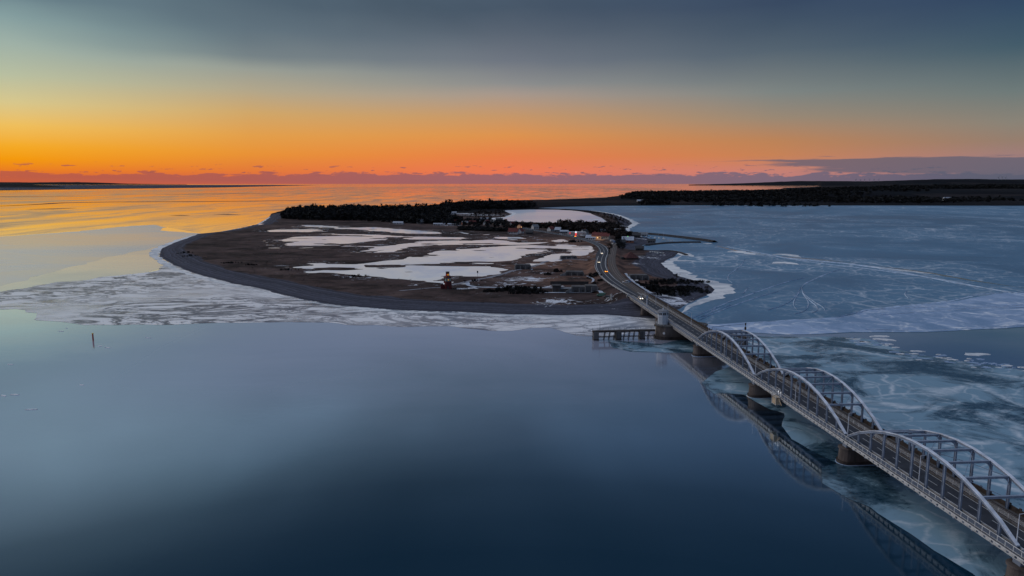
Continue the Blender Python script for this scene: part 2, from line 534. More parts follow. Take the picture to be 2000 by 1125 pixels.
def water_material():
    m, t, b = new_mat('sea')
    t.n.remove(b)
    out = t.n.get('Material Output')
    co = t.new('ShaderNodeTexCoord').outputs['Object']
    geo = t.new('ShaderNodeNewGeometry')
    n1 = t.noise(t.scaled(co, (0.25, 0.35, 0.3)), 1.0, 3.0, 0.6)
    n2 = t.noise(t.scaled(co, (0.012, 0.02, 0.01)), 1.0, 4.0, 0.6)
    bp = t.new('ShaderNodeBump')
    bp.inputs['Strength'].default_value = 0.13
    bp.inputs['Distance'].default_value = 0.10
    t.put(bp.inputs['Height'], n1)
    # reflectance falls from grazing to steep view, as on calm water
    dot = t.new('ShaderNodeVectorMath', operation='DOT_PRODUCT')
    t.l.new(geo.outputs['Incoming'], dot.inputs[0])
    t.l.new(geo.outputs['Normal'], dot.inputs[1])
    facing = t.math('ABSOLUTE', dot.outputs['Value'])
    refl = t.ramp(facing, [(0.0, (1, 1, 1, 1)), (0.22, (0.99,) * 3 + (1,)), (0.30, (0.93,) * 3 + (1,)), (0.335, (0.74,) * 3 + (1,)),
                           (0.40, (0.26,) * 3 + (1,)), (0.445, (0.13,) * 3 + (1,)), (0.48, (0.075,) * 3 + (1,)), (0.60, (0.04,) * 3 + (1,)), (1.0, (0.025,) * 3 + (1,))])
    gl = t.new('ShaderNodeBsdfGlossy')
    t.put(gl.inputs['Color'], t.ramp(facing, [(0.16, (0.98, 0.98, 1.0, 1)), (0.36, (0.80, 0.92, 1.0, 1))]))
    t.put(gl.inputs['Roughness'], t.maprange(n2, 0.4, 0.65, 0.06, 0.11))
    t.l.new(bp.outputs[0], gl.inputs['Normal'])
    df = t.new('ShaderNodeBsdfDiffuse')
    df.inputs['Color'].default_value = (0.004, 0.028, 0.054, 1)
    mx = t.new('ShaderNodeMixShader')
    t.put(mx.inputs[0], refl)
    t.l.new(df.outputs[0], mx.inputs[1])
    t.l.new(gl.outputs[0], mx.inputs[2])
    # pale reflection painted into the water colour off the beach, fading towards the bridge
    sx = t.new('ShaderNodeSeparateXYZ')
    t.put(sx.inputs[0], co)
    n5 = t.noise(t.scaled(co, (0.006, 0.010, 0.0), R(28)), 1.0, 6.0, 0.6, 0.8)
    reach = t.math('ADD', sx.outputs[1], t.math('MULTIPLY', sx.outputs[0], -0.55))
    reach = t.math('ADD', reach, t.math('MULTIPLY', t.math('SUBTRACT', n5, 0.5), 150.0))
    pale_sheen = t.math('MULTIPLY', t.maprange(reach, 170.0, 380.0), t.maprange(sx.outputs[1], 640.0, 900.0, 1.0, 0.0))
    pale_sheen = t.math('MULTIPLY', pale_sheen, t.maprange(sx.outputs[0], -260.0, -70.0, 0.15, 1.0))
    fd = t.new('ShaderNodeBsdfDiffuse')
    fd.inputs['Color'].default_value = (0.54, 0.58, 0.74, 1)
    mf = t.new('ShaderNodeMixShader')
    t.put(mf.inputs[0], t.math('MULTIPLY', pale_sheen, 0.52))
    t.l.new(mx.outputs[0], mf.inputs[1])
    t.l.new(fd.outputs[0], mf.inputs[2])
    t.l.new(mf.outputs[0], out.inputs['Surface'])
    return m


def ice_material(name, pale, dark, rough=(0.22, 0.5), stretch=(0.035, 0.10), crack=0.0, amount=(0.42, 0.60), ridge=0.0, spec=0.8, rot=0.0, big=0.35, dist=1.2, ior=1.45, bump=0.5, vein=0.0):
    m, t, b = new_mat(name)
    co = t.new('ShaderNodeTexCoord').outputs['Object']
    v = t.scaled(co, (stretch[0], stretch[1], 0.0), rot)
    n1 = t.noise(v, 1.0, 10.0, 0.66, dist)
    n2 = t.noise(t.scaled(co, (stretch[0] * 0.22, stretch[1] * 0.25, 0.0), rot), 1.0, 4.0, 0.6, 0.6)
    n3 = t.noise(t.scaled(co, (0.4, 0.7, 0.0)), 1.0, 4.0, 0.7)
    k = t.math('ADD', t.math('MULTIPLY', n1, 1.0 - big), t.math('MULTIPLY', n2, big))
    mask = t.maprange(k, amount[0], amount[1])
    col = t.mix(mask, dark + (1,), pale + (1,))
    col = t.mix(t.maprange(n3, 0.3, 0.75, 0.0, 0.25), col, tuple(min(1, x * 1.25) for x in pale) + (1,))
    if vein:
        # thin dark wet seams between rafted plates, crowded in patches
        nv = t.noise(t.scaled(co, (0.010, 0.022, 0.0), rot), 1.0, 9.0, 0.62, 2.2)
        seam = t.maprange(t.math('ABSOLUTE', t.math('SUBTRACT', nv, 0.5)), 0.012, 0.05, 1.0, 0.0)
        nv2 = t.noise(t.scaled(co, (0.022, 0.05, 0.0), rot), 1.0, 8.0, 0.65, 1.5)
        seam2 = t.maprange(t.math('ABSOLUTE', t.math('SUBTRACT', nv2, 0.47)), 0.008, 0.04, 0.85, 0.0)
        patch = t.maprange(n2, 0.38, 0.55, 0.2, 1.0)
        sm = t.math('MULTIPLY', t.math('MAXIMUM', seam, seam2), patch)
        col = t.mix(t.math('MULTIPLY', sm, vein), col, (0.045, 0.07, 0.13, 1))
    if crack:
        # warped coordinates give wandering white rafted edges instead of straight cells
        nd = t.new('ShaderNodeTexNoise')
        t.put(nd.inputs['Vector'], t.scaled(co, (0.05, 0.08, 0.0)))
        nd.inputs['Scale'].default_value = 1.0
        nd.inputs['Detail'].default_value = 5.0
        vm = t.new('ShaderNodeVectorMath', operation='MULTIPLY_ADD')
        t.l.new(nd.outputs['Color'], vm.inputs[0])
        vm.inputs[1].default_value = (16, 16, 0)
        t.put(vm.inputs[2], co)
        e = t.voronoi(t.scaled(vm.outputs[0], (0.030, 0.030, 0.0)), 1.0)
        e2 = t.voronoi(t.scaled(vm.outputs[0], (0.10, 0.085, 0.0)), 1.0)
        line = t.math('MAXIMUM', t.maprange(e, 0.0, 0.05, 1.0, 0.0), t.maprange(e2, 0.0, 0.07, 0.6, 0.0))
        line = t.math('MULTIPLY', line, t.maprange(t.math('ADD', n1, t.math('MULTIPLY', n3, 0.4)), 0.62, 0.85))
        col = t.mix(t.math('MULTIPLY', line, crack), col, (0.85, 0.88, 0.92, 1))
    t.put(b.inputs['Base Color'], col)
    t.put(b.inputs['Roughness'], t.math('ADD', t.math('MULTIPLY', mask, rough[1] - rough[0]), rough[0]))
    b.inputs['Specular IOR Level'].default_value = spec
    b.inputs['IOR'].default_value = ior
    bp = t.new('ShaderNodeBump')
    bp.inputs['Strength'].default_value = bump
    bp.inputs['Distance'].default_value = 0.15
    t.put(bp.inputs['Height'], t.math('ADD', t.math('MULTIPLY', n1, 0.6), t.math('MULTIPLY', n3, 0.35)))
    t.l.new(bp.outputs[0], b.inputs['Normal'])
    return m




def gloss_ice(name, fac, rough, body, streak, rot):
    # smooth young ice: mostly mirrors the low sky, with matt wind-blown streaks
    m, t, b = new_mat(name)
    t.n.remove(b)
    out = t.n.get('Material Output')
    co = t.new('ShaderNodeTexCoord').outputs['Object']
    n1 = t.noise(t.scaled(co, (streak[0], streak[1], 0), rot), 1.0, 9.0, 0.68, 0.6)
    n2 = t.noise(t.scaled(co, (streak[0] * .2, streak[1] * .2, 0), rot), 1.0, 4.0, 0.6)
    k = t.math('ADD', t.math('MULTIPLY', n1, 0.65), t.math('MULTIPLY', n2, 0.35))
    gl = t.new('ShaderNodeBsdfGlossy')
    gl.inputs['Color'].default_value = (0.95, 0.95, 0.96, 1)
    t.put(gl.inputs['Roughness'], t.maprange(k, 0.38, 0.62, rough[0], rough[1]))
    df = t.new('ShaderNodeBsdfDiffuse')
    t.put(df.inputs['Color'], t.mix(t.maprange(k, 0.4, 0.55), body[0] + (1,), body[1] + (1,)))
    mx = t.new('ShaderNodeMixShader')
    t.put(mx.inputs[0], t.maprange(k, 0.36, 0.60, fac[0], fac[1]))
    t.l.new(df.outputs[0], mx.inputs[1])
    t.l.new(gl.outputs[0], mx.inputs[2])
    t.l.new(mx.outputs[0], out.inputs['Surface'])
    return m


ground_material()
field_material()
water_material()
ice_material('ice_rough', (0.93, 0.93, 0.96), (0.42, 0.48, 0.58), (0.16, 0.34), (0.020, 0.020), 0.0, (0.30, 0.52), rot=R(-12), vein=1.0, spec=0.7)
ice_material('ice_bay', (0.125, 0.25, 0.38), (0.045, 0.125, 0.225), (0.35, 0.55), (0.006, 0.005), 0.55, (0.36, 0.60), spec=0.5, big=0.5)
ice_material('ice_brash', (0.36, 0.47, 0.66), (0.17, 0.28, 0.44), (0.5, 0.65), (0.05, 0.04), 0.9, (0.36, 0.62), spec=0.4)
ice_material('ice_pack', (0.20, 0.33, 0.43), (0.008, 0.035, 0.06), (0.12, 0.45), (0.026, 0.030), 0.6, (0.44, 0.54), spec=0.5, rot=R(24))
gloss_ice('ice_thin', (0.62, 0.80), (0.16, 0.30), ((0.55, 0.56, 0.60), (0.75, 0.75, 0.78)), (0.003, 0.006), R(-16))
gloss_ice('ice_wedge', (0.50, 0.85), (0.08, 0.22), ((0.55, 0.56, 0.60), (0.75, 0.75, 0.78)), (0.006, 0.010), R(-18))
gloss_ice('ice_golden', (0.50, 0.95), (0.16, 0.04), ((0.14, 0.15, 0.20), (0.3, 0.3, 0.33)), (0.012, 0.0030), R(-3))
gloss_ice('ice_pond', (0.22, 0.40), (0.06, 0.14), ((0.70, 0.73, 0.84), (0.99, 0.99, 0.99)), (0.02, 0.012), 0.0)
gloss_ice('ice_lagoon', (0.10, 0.34), (0.10, 0.20), ((0.55, 0.60, 0.70), (0.8, 0.8, 0.84)), (0.006, 0.004), R(12))
ice_material('ice_shore', (0.80, 0.80, 0.80), (0.40, 0.44, 0.50), (0.5, 0.7), (0.06, 0.06), 0.5, (0.36, 0.56))
plain('ice_ridge', (0.40, 0.50, 0.64), 0.7, 0.25, 0.25)
plain('ice_lead', (0.05, 0.09, 0.13), 0.2, 0.3, 0.05, spec=0.6)
plain('ripple_water', (0.055, 0.065, 0.095), 0.9, 0.25, 0.004, spec=0.05)
M = MATS

# ------------------------------------------------------------------ outline tools
def px_poly(pts, z=0.0):
    return [gp(u, v, z) for u, v in pts]


def catmull(P, step):
    P = [Vector(p) for p in P]
    Q = [P[0] * 2 - P[1]] + P + [P[-1] * 2 - P[-2]]
    out = []
    for i in range(1, len(Q) - 2):
        n = max(1, int((Q[i + 1] - Q[i]).length / step))
        for k in range(n):
            a = k / n
            p0, p1, p2, p3 = Q[i - 1:i + 3]
            out.append(0.5 * ((2 * p1) + (p2 - p0) * a + (2 * p0 - 5 * p1 + 4 * p2 - p3) * a * a + (3 * p1 - p0 - 3 * p2 + p3) * a ** 3))
    out.append(P[-1])
    return out


def signed_dist(X, Y, poly):
    """distance to a closed outline, positive inside"""
    P = np.asarray(poly, float)
    Q = np.roll(P, -1, axis=0)
    best = np.full(X.shape, 1e18)
    inside = np.zeros(X.shape, bool)
    for (ax, ay), (bx, by) in zip(P, Q):
        ex, ey = bx - ax, by - ay
        L = ex * ex + ey * ey + 1e-12
        t = np.clip(((X - ax) * ex + (Y - ay) * ey) / L, 0, 1)
        d = (X - ax - t * ex) ** 2 + (Y - ay - t * ey) ** 2
        np.minimum(best, d, out=best)
        c = (ay > Y) != (by > Y)
        xi = ax + (Y - ay) * ex / (ey if abs(ey) > 1e-9 else 1e-9)
        inside ^= c & (X < xi)
    d = np.sqrt(best)
    return np.where(inside, d, -d)


def line_dist(X, Y, pts):
    """distance to an open 3-D polyline, with the interpolated z and the side (+ = right of travel)"""
    best = np.full(X.shape, 1e18)
    zz = np.zeros(X.shape)
    for a, b in zip(pts[:-1], pts[1:]):
        ex, ey = b[0] - a[0], b[1] - a[1]
        L = ex * ex + ey * ey + 1e-12
        t = np.clip(((X - a[0]) * ex + (Y - a[1]) * ey) / L, 0, 1)
        d = (X - a[0] - t * ex) ** 2 + (Y - a[1] - t * ey) ** 2
        k = d < best
        best = np.where(k, d, best)
        zz = np.where(k, a[2] + t * (b[2] - a[2]), zz)
    return np.sqrt(best), zz


_perm = rng.permutation(512)


def vnoise(X, Y, s, seed=0):
    """smooth value noise on arrays, range 0..1"""
    x, y = X * s + seed * 17.31, Y * s + seed * 9.77
    xi, yi = np.floor(x).astype(int), np.floor(y).astype(int)
    fx, fy = x - xi, y - yi
    fx, fy = fx * fx * (3 - 2 * fx), fy * fy * (3 - 2 * fy)
    h = lambda a, b: _perm[(_perm[a & 511] + b) & 511] / 511.0
    return (h(xi, yi) * (1 - fx) + h(xi + 1, yi) * fx) * (1 - fy) + (h(xi, yi + 1) * (1 - fx) + h(xi + 1, yi + 1) * fx) * fy


def fbm(X, Y, s, octs=4, seed=0):
    a, o, tot = 1.0, 0.0, 0.0
    for k in range(octs):
        o = o + a * vnoise(X, Y, s * 2 ** k, seed + k)
        tot += a
        a *= 0.55
    return o / tot


def sstep(a, b, x):
    t = np.clip((x - a) / (b - a), 0, 1)
    return t * t * (3 - 2 * t)


# ------------------------------------------------------------------ the bridge axis (needed by the ground too)
P0 = Vector((77.1, 290.9, 0))
BD = Vector((0.0777, -0.997, 0)).normalized()
BN = Vector((-BD.y, BD.x, 0))
BRZ = math.atan2(BD.y, BD.x)
SPAN = 57.4
DECK = 7.0


def bpos(s, w, z=0.0):
    p = P0 + BD * s + BN * w
    return Vector((p.x, p.y, z))


def p3(u, v, z):
    x, y = gp(u, v, z)
    return Vector((x, y, z))


S_ABUT = -114.0
ROAD = catmull([bpos(S_ABUT + 14, 3.0, DECK), bpos(S_ABUT, 3.0, DECK), p3(1208, 557, 6.6), p3(1185, 539, 5.6), p3(1174, 521, 4.4), p3(1175, 505, 3.4), p3(1180, 491, 2.9),
                p3(1172, 479.5, 2.7), p3(1150, 470.5, 2.7), p3(1120, 462.5, 2.7), p3(1085, 456.5, 2.7), p3(1050, 450.5, 2.7), p3(1015, 444, 2.7), p3(975, 438, 2.8)], 6.0)
RAIL = catmull([bpos(S_ABUT + 14, 8.0, DECK), bpos(S_ABUT, 8.0, DECK), p3(1224, 553, 6.7), p3(1206, 537, 5.9), p3(1196, 519, 5.0), p3(1195, 503, 4.2), p3(1198, 489, 3.6),
                p3(1200, 478, 3.3), p3(1196, 470, 3.1), p3(1178, 462, 3.0)], 6.0)

# ------------------------------------------------------------------ terrain
LAND = px_poly([
    (530, 417), (523, 425), (505, 437), (470, 445), (432, 452), (385, 457), (352, 468), (322, 480), (308, 489), (307, 497), (320, 509), (348, 524),
    (400, 541), (450, 554), (500, 563), (540, 574), (590, 586), (660, 597), (740, 604), (800, 608), (900, 611), (1000, 615), (1100, 617), (1180, 616),
    (1240, 620), (1290, 624), (1325, 612), (1345, 597), (1372, 584), (1396, 574), (1407, 566), (1392, 556), (1362, 548), (1332, 540), (1312, 526),
    (1297, 515), (1310, 506), (1325, 499), (1330, 493), (1300, 490), (1262, 488), (1240, 485), (1262, 478), (1285, 475.5), (1275, 468), (1262, 463),
    (1236, 457), (1222, 450), (1226, 443), (1238, 437), (1230, 429), (1206, 420), (1180, 415), (1150, 411), (1120, 409), (1085, 408), (1045, 406.5),
    (1100, 404), (1200, 402), (1400, 401), (2000, 402), (2800, 402), (2800, 371), (2000, 371), (1700, 371), (1500, 374), (1300, 378), (1215, 385),
    (1050, 391), (1000, 391.5), (900, 393.5), (862, 398), (800, 404), (700, 405), (600, 406), (560, 409)])
LAGOON = px_poly([(985, 411), (1000, 410.5), (1040, 409.3), (1085, 409.6), (1120, 411.5), (1150, 416), (1176, 426), (1189, 436), (1180, 439), (1150, 438.5), (1100, 437.5),
                  (1060, 436), (1010, 434.5), (965, 429.5), (950, 426.5), (985, 424), (1000, 418), (990, 414)])
PONDS = [[(519, 450.4), (540, 448.4), (606, 447.8), (634, 450), (606, 451.4), (530, 452.4)],
         [(595, 440.2), (625, 440.4), (660, 443.2), (655, 444.6), (620, 442.9), (597, 441.9)],
         [(660, 444.6), (700, 444.6), (750, 445.4), (800, 449.4), (856, 453.6), (860, 456.8), (800, 456.4), (760, 453), (720, 449.6), (660, 446.2)],
         [(552, 467), (568, 464), (596, 462), (672, 461), (750, 463), (762, 465), (750, 468), (710, 472), (676, 477), (640, 476), (600, 479.6), (566, 480), (562, 476.5), (584, 472), (604, 468.5), (560, 471)],
         [(652, 457.4), (708, 457.6), (788, 461), (900, 463.6), (900, 467.4), (800, 467.4), (780, 464), (700, 460)],
         [(712, 490), (736, 483), (780, 477), (830, 471), (900, 469), (920, 470), (960, 468), (985, 470), (1010, 474), (1070, 473), (1030, 477.5), (960, 478), (908, 476.4), (840, 479.6), (796, 482.4), (765, 491), (740, 492.5), (752, 488)],
         [(706, 516), (740, 511), (790, 507), (798, 505), (790, 501), (824, 499), (860, 490), (910, 487), (960, 483), (1000, 480), (1038, 479), (1080, 482), (1120, 484), (1159, 486), (1148, 494), (1132, 500),
          (1118, 492), (1108, 487), (1080, 486), (1054, 490), (1024, 497), (1010, 504), (992, 510), (966, 515), (948, 518.6), (938, 516), (908, 512), (850, 515.5), (780, 515), (740, 516.5)],
         [(580, 522), (612, 519), (628, 516.4), (700, 517), (712, 522), (740, 526), (760, 526.5), (790, 523), (800, 518.5), (856, 519), (900, 520.5), (956, 520), (980, 526), (968, 534), (940, 539),
          (884, 536), (868, 535), (830, 539), (820, 542), (868, 548), (890, 550), (862, 552.5), (840, 550.5), (780, 542.5), (730, 539), (700, 537), (640, 530), (600, 524.5)],
         [(1012, 522), (1036, 512), (1054, 504), (1074, 499), (1098, 496), (1108, 498), (1096, 504), (1092, 509), (1070, 514), (1040, 518), (1014, 523)],
         [(891, 451.6), (904, 453.2), (919, 457.6), (908, 456.6)], [(970, 462.6), (1010, 461.6), (1030, 466), (1000, 469.4), (975, 466.6)],
         [(1080, 470), (1096, 468), (1106, 471), (1090, 472.6)], [(1080, 478), (1110, 476), (1124, 479), (1100, 481.4)]]
PONDS = [px_poly(p, 1.5) for p in PONDS]
POND_Z = 1.42
SNOW = [(1030, 545, 30, 1.0), (1060, 532, 30, 0.8), (1000, 556, 30, 0.9), (960, 575, 22, 0.7), (1100, 590, 28, 0.9), (1160, 592, 30, 0.75), (1190, 587, 20, 0.75), (1205, 597, 18, 0.6), (1020, 590, 30, 0.55),
        (880, 585, 25, 0.7), (800, 572, 22, 0.5), (760, 560, 25, 0.5), (640, 545, 26, 0.5), (910, 562, 15, 0.9), (1310, 588, 18, 1.1), (1330, 582, 14, 1.0), (1290, 578, 14, 0.9), (1350, 570, 12, 0.7),
        (1260, 503, 25, 0.9), (1285, 497, 22, 0.8), (1245, 516, 16, 0.8), (1230, 524, 12, 0.7), (1260, 530, 14, 0.5), (1130, 520, 14, 0.5), (1080, 560, 14, 0.9), (1120, 546, 10, 0.9),
        (945, 420, 90, 0.9), (900, 417, 80, 1.0), (960, 412, 60, 0.8), (1215, 425, 40, 0.6), (1230, 440, 24, 0.9), (820, 439, 35, 0.7), (880, 440, 30, 0.9), (780, 438, 28, 0.8), (960, 443, 30, 0.7),
        (1130, 460, 20, 1.0), (1100, 457, 22, 0.9), (1060, 461, 18, 0.7), (1240, 466, 22, 0.9), (1255, 472, 22, 0.6), (1170, 472, 14, 0.9), (1230, 482, 20, 0.5), (350, 500, 22, 0.5), (370, 498, 20, 0.6), (420, 515, 18, 0.4),
        (1300, 560, 14, 0.5), (1270, 556, 10, 0.5), (1335, 560, 10, 0.6), (1210, 600, 14, 0.8), (860, 556, 14, 0.6)]
RUST = [(1100, 520, 40, 1.0), (1130, 512, 30, 1.0), (1150, 530, 30, 1.0), (1120, 548, 24, 1.0), (1080, 470, 40, 0.9), (1140, 478, 40, 0.8), (880, 527, 30, 0.5), (1240, 525, 30, 0.5), (950, 497, 30, 0.5), (1250, 545, 30, 0.4), (1150, 500, 26, 0.9)]


def blobs(X, Y, lst, z=1.6):
    o = np.zeros(X.shape)
    for u, v, r, a in lst:
        x, y = gp(u, v, z)
        o = np.maximum(o, a * np.exp(-(((X - x) / (r * 1.3)) ** 2 + ((Y - y) / r) ** 2)))
    return o


def grid_mesh(name, X, Y, Z, mat, attrs, keep):
    ny, nx = X.shape
    idx = np.arange(nx * ny).reshape(ny, nx)
    F = np.stack([idx[:-1, :-1], idx[:-1, 1:], idx[1:, 1:], idx[1:, :-1]], -1).reshape(-1, 4)
    k = keep.ravel()
    F = F[k[F].any(1)]
    used = np.unique(F)
    remap = np.full(nx * ny, -1)
    remap[used] = np.arange(len(used))
    V = np.stack([X.ravel(), Y.ravel(), Z.ravel()], -1)[used]
    me = np_mesh(name, V, remap[F], mat)
    for an, av in attrs.items():
        a = me.attributes.new(an, 'FLOAT', 'POINT')
        a.data.foreach_set('value', av.ravel()[used].astype(np.float32))
    me.shade_smooth()
    return me


def land_height(X, Y, sd, fine=True):
    n = fbm(X, Y * 1.6, 0.03, 4, 3) - 0.5
    z = -1.2 + 1.2 * sstep(-14, 0, sd) + 1.3 * sstep(0, 16, sd) + 0.75 * sstep(12, 26, sd) - 0.35 * sstep(28, 70, sd)
    return z + n * 0.5 * sstep(3, 20, sd)


gx = np.arange(-600, 360, 2.0)
gy = np.arange(362, 1570, 2.5)
GX, GY = np.meshgrid(gx, gy)
shore_w = (fbm(GX, GY, 0.05, 3, 8) - 0.5) * 5.0
SDN = signed_dist(GX, GY, LAND) + shore_w
GZ = land_height(GX, GY, SDN)
pmask = np.full(GX.shape, -1e9)
for p in PONDS:
    pmask = np.maximum(pmask, signed_dist(GX, GY, p))
inp = sstep(-7, 3, pmask)
flat = sstep(-60, -10, pmask)
pn_ = (fbm(GX * 0.5, GY * 0.9, 0.05, 5, 21) - 0.5)
GZ = GZ * (1 - flat) + flat * (1.60 + pn_ * 1.1 + (fbm(GX * 0.30, GY * 1.0, 0.06, 4, 41) - 0.5) * 1.7 + (fbm(GX * 0.5, GY, 0.16, 3, 63) - 0.5) * 0.55)
GZ = GZ - inp * 0.52 + (1 - inp) * flat * 0.22
lag = signed_dist(GX, GY, LAGOON)
GZ = np.where(lag > -14, np.minimum(GZ, 2.2 - 2.6 * sstep(-14, 6, lag)), GZ)
# mound bank behind the bunkers
mx_, my_ = gp(1112, 548, 2)
GZ = GZ + 1.6 * np.exp(-(((GX - mx_) / 17) ** 4 + ((GY - my_) / 13) ** 4))
# road and railway embankment
rd, rz_ = line_dist(GX, GY, [tuple(p) for p in ROAD[3:]])
ld, lz_ = line_dist(GX, GY, [tuple(p) for p in RAIL[3:]])
GZ = np.maximum(GZ, np.where(rd < 60, rz_ - np.maximum(0, rd - 6.5) * 0.55, -9))
GZ = np.maximum(GZ, np.where(ld < 60, lz_ - np.maximum(0, ld - 4.5) * 0.55, -9))
GZ = np.where(rd < 7.5, np.minimum(GZ, rz_ - 0.16), GZ)
GZ = np.where(ld < 4.2, np.minimum(GZ, lz_ - 0.16), GZ)
beachv = 1.0 - sstep(20, 34, SDN + (fbm(GX, GY, 0.02, 3, 5) - 0.5) * 14)
snowv = np.maximum(blobs(GX, GY, SNOW), 0.42 * flat * (1 - inp) + 0.30)
rustv = blobs(GX, GY, RUST)
me = grid_mesh('ground', GX, GY, GZ, M['ground'], {'beach': beachv, 'snow': snowv, 'rust': rustv, 'shore': SDN}, SDN > -12)
tag(put('ground', me), kind='structure')

fx_ = np.arange(-900, 5600, 22.0)
fy_ = np.arange(1545, 5400, 22.0)
FX, FY = np.meshgrid(fx_, fy_)
SDF_ = signed_dist(FX, FY, LAND)
lagf = signed_dist(FX, FY, LAGOON)
FZ = land_height(FX, FY, SDF_)
hill = sstep(150, 1100, SDF_) * sstep(500, 1400, FX) * (22 + 22 * fbm(FX, FY, 0.0012, 4, 31)) * sstep(2400, 3300, FY)
hill = hill + 10 * np.exp(-(((FX - 640) / 160) ** 2 + ((FY - 3250) / 260) ** 2))
FZ = FZ + hill
FZ = np.where(lagf > -30, np.minimum(FZ, 1.8 - 2.6 * sstep(-30, 15, lagf)), FZ)
FZ[0, :] = np.minimum(FZ[0, :], 1.2)
me = grid_mesh('terrain', FX, FY, FZ, M['fields'], {}, SDF_ > -40)
tag(put('terrain', me), kind='structure')


def ground_z(x, y):
    if y < gy[-1] - 3 and gx[0] < x < gx[-1] - 3:
        i, j = (y - gy[0]) / 2.5, (x - gx[0]) / 2.0
        i0, j0 = int(max(0, i)), int(max(0, j))
        a, b = i - i0, j - j0
        return float((GZ[i0, j0] * (1 - b) + GZ[i0, j0 + 1] * b) * (1 - a) + (GZ[i0 + 1, j0] * (1 - b) + GZ[i0 + 1, j0 + 1] * b) * a)
    i, j = int((y - fy_[0]) / 22), int((x - fx_[0]) / 22)
    if 0 <= i < FZ.shape[0] and 0 <= j < FZ.shape[1]:
        return float(FZ[i, j])
    return 0.0


def on_ground(u, v):
    z = 1.7
    for _ in range(4):
        x, y = gp(u, v, z)
        z = max(ground_z(x, y), 0.0)
    return Vector((x, y, z))


# the sea: a disc that ends at the visible horizon
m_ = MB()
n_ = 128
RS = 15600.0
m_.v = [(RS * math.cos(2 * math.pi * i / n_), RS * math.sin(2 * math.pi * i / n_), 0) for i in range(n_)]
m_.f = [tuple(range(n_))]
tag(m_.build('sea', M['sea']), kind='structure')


def sheet(name, pts, z, mat, step=12.0, jit=1.6, kind='structure', thick=0.0):
    """a level sheet with a ragged edge; pts are ground points"""
    out = []
    n = len(pts)
    for i in range(n):
        a, b = Vector(pts[i]), Vector(pts[(i + 1) % n])
        L = (b - a).length
        k = int(min(160, max(1, L / step)))
        nrm = Vector((-(b - a).y, (b - a).x)).normalized() if L > 0 else Vector((0, 0))
        for q in range(k):
            p = a.lerp(b, q / k)
            w = mnoise.fractal(Vector((p.x * 0.03, p.y * 0.05, 4.2)), 1.0, 2.0, 5) * jit * 3
            p = p + nrm * w
            out.append((p.x, p.y))
    bm = bmesh.new()
    vs = [bm.verts.new((x, y, z)) for x, y in out]
    f = bm.faces.new(vs)
    f.normal_update()
    if f.normal.z < 0:
        f.normal_flip()
    if thick:
        r = bmesh.ops.extrude_face_region(bm, geom=[f])
        for e in r['geom']:
            if isinstance(e, bmesh.types.BMVert):
                e.co.z -= thick
    bmesh.ops.triangulate(bm, faces=bm.faces[:], ngon_method='EAR_CLIP')
    bmesh.ops.recalc_face_normals(bm, faces=bm.faces[:])
    me = bpy.data.meshes.new(name)
    bm.to_mesh(me)
    bm.free()
    if me.polygons and sum(p.normal.z for p in me.polygons) < 0:
        me.flip_normals()
    me.materials.append(mat)
    o = put(name, me)
    return tag(o, kind=kind)


# pond ice and lagoon ice lie in hollows of the ground
sheet('pond_ice', px_poly([(505, 437), (1000, 443), (1172, 482), (1140, 503), (1010, 530), (905, 556), (560, 530), (505, 460)], POND_Z), POND_Z, M['ice_pond'], 40, 0)
sheet('lagoon_ice', px_poly([(930, 408), (1095, 408), (1170, 414), (1200, 440), (1000, 440), (930, 430)]), 0.12, M['ice_lagoon'], 40, 0)
# sea ice
WEST = px_poly([(-400, 600), (0, 602), (40, 602), (76, 611), (80, 622), (120, 631), (170, 638), (300, 634), (420, 633), (550, 629), (640, 630), (700, 634), (850, 642), (1000, 646), (1060, 644), (1100, 649), (1170, 656),
                (1215, 652), (1290, 634), (1290, 615), (1180, 600), (900, 590), (600, 570), (420, 525), (340, 505), (300, 530), (250, 535), (170, 546), (95, 553), (60, 562), (30, 566), (0, 571), (-400, 585)])
sheet('sea_ice_rough', WEST, 0.05, M['ice_rough'], 4, 2.6)
THIN = px_poly([(-900, 480), (0, 462), (150, 452), (255, 441), (300, 439), (322, 444), (312, 450), (392, 456), (400, 462), (330, 478), (235, 497), (140, 520), (70, 542), (0, 560), (-900, 640)])
sheet('thin_ice', THIN, 0.03, M['ice_thin'], 14, 2.0)
sheet('thin_ice', px_poly([(400, 461), (330, 477), (235, 496), (140, 519), (70, 541), (0, 559), (-300, 585), (-300, 620), (0, 585), (60, 566), (120, 556), (260, 539), (330, 520), (360, 500)]), 0.026, M['ice_wedge'], 14, 1.0)
GOLD = px_poly([(-900, 372), (0, 376), (250, 371), (560, 366), (900, 363.5), (1230, 364), (1400, 372), (1300, 380), (1100, 390), (900, 396), (700, 408), (560, 416), (480, 442), (398, 462), (392, 455), (322, 443), (300, 438.4), (255, 440.4), (150, 451.3), (0, 461), (-900, 478)])
sheet('golden_ice', GOLD, 0.03, M['ice_golden'], 30, 1.0)
BAY = px_poly([(1340, 645), (1392, 648), (1450, 650), (1530, 653), (1620, 652), (1700, 650), (1800, 650), (1900, 645), (2050, 637), (3000, 640), (3000, 400), (1000, 400), (1100, 420), (1180, 440), (1225, 500), (1270, 560), (1300, 615)])
sheet('bay_ice', BAY, 0.05, M['ice_bay'], 8, 0.9)
BRASH = px_poly([(1352, 640), (1392, 647.5), (1530, 652.5), (1700, 649.5), (1800, 649.5), (1900, 644.5), (2050, 636.5), (2300, 636), (2300, 560), (2010, 571), (1940, 574), (1870, 588), (1760, 597), (1690, 606), (1640, 619), (1560, 624), (1480, 628), (1400, 632), (1360, 634)])
sheet('brash_ice', BRASH, 0.09, M['ice_brash'], 8, 1.2)
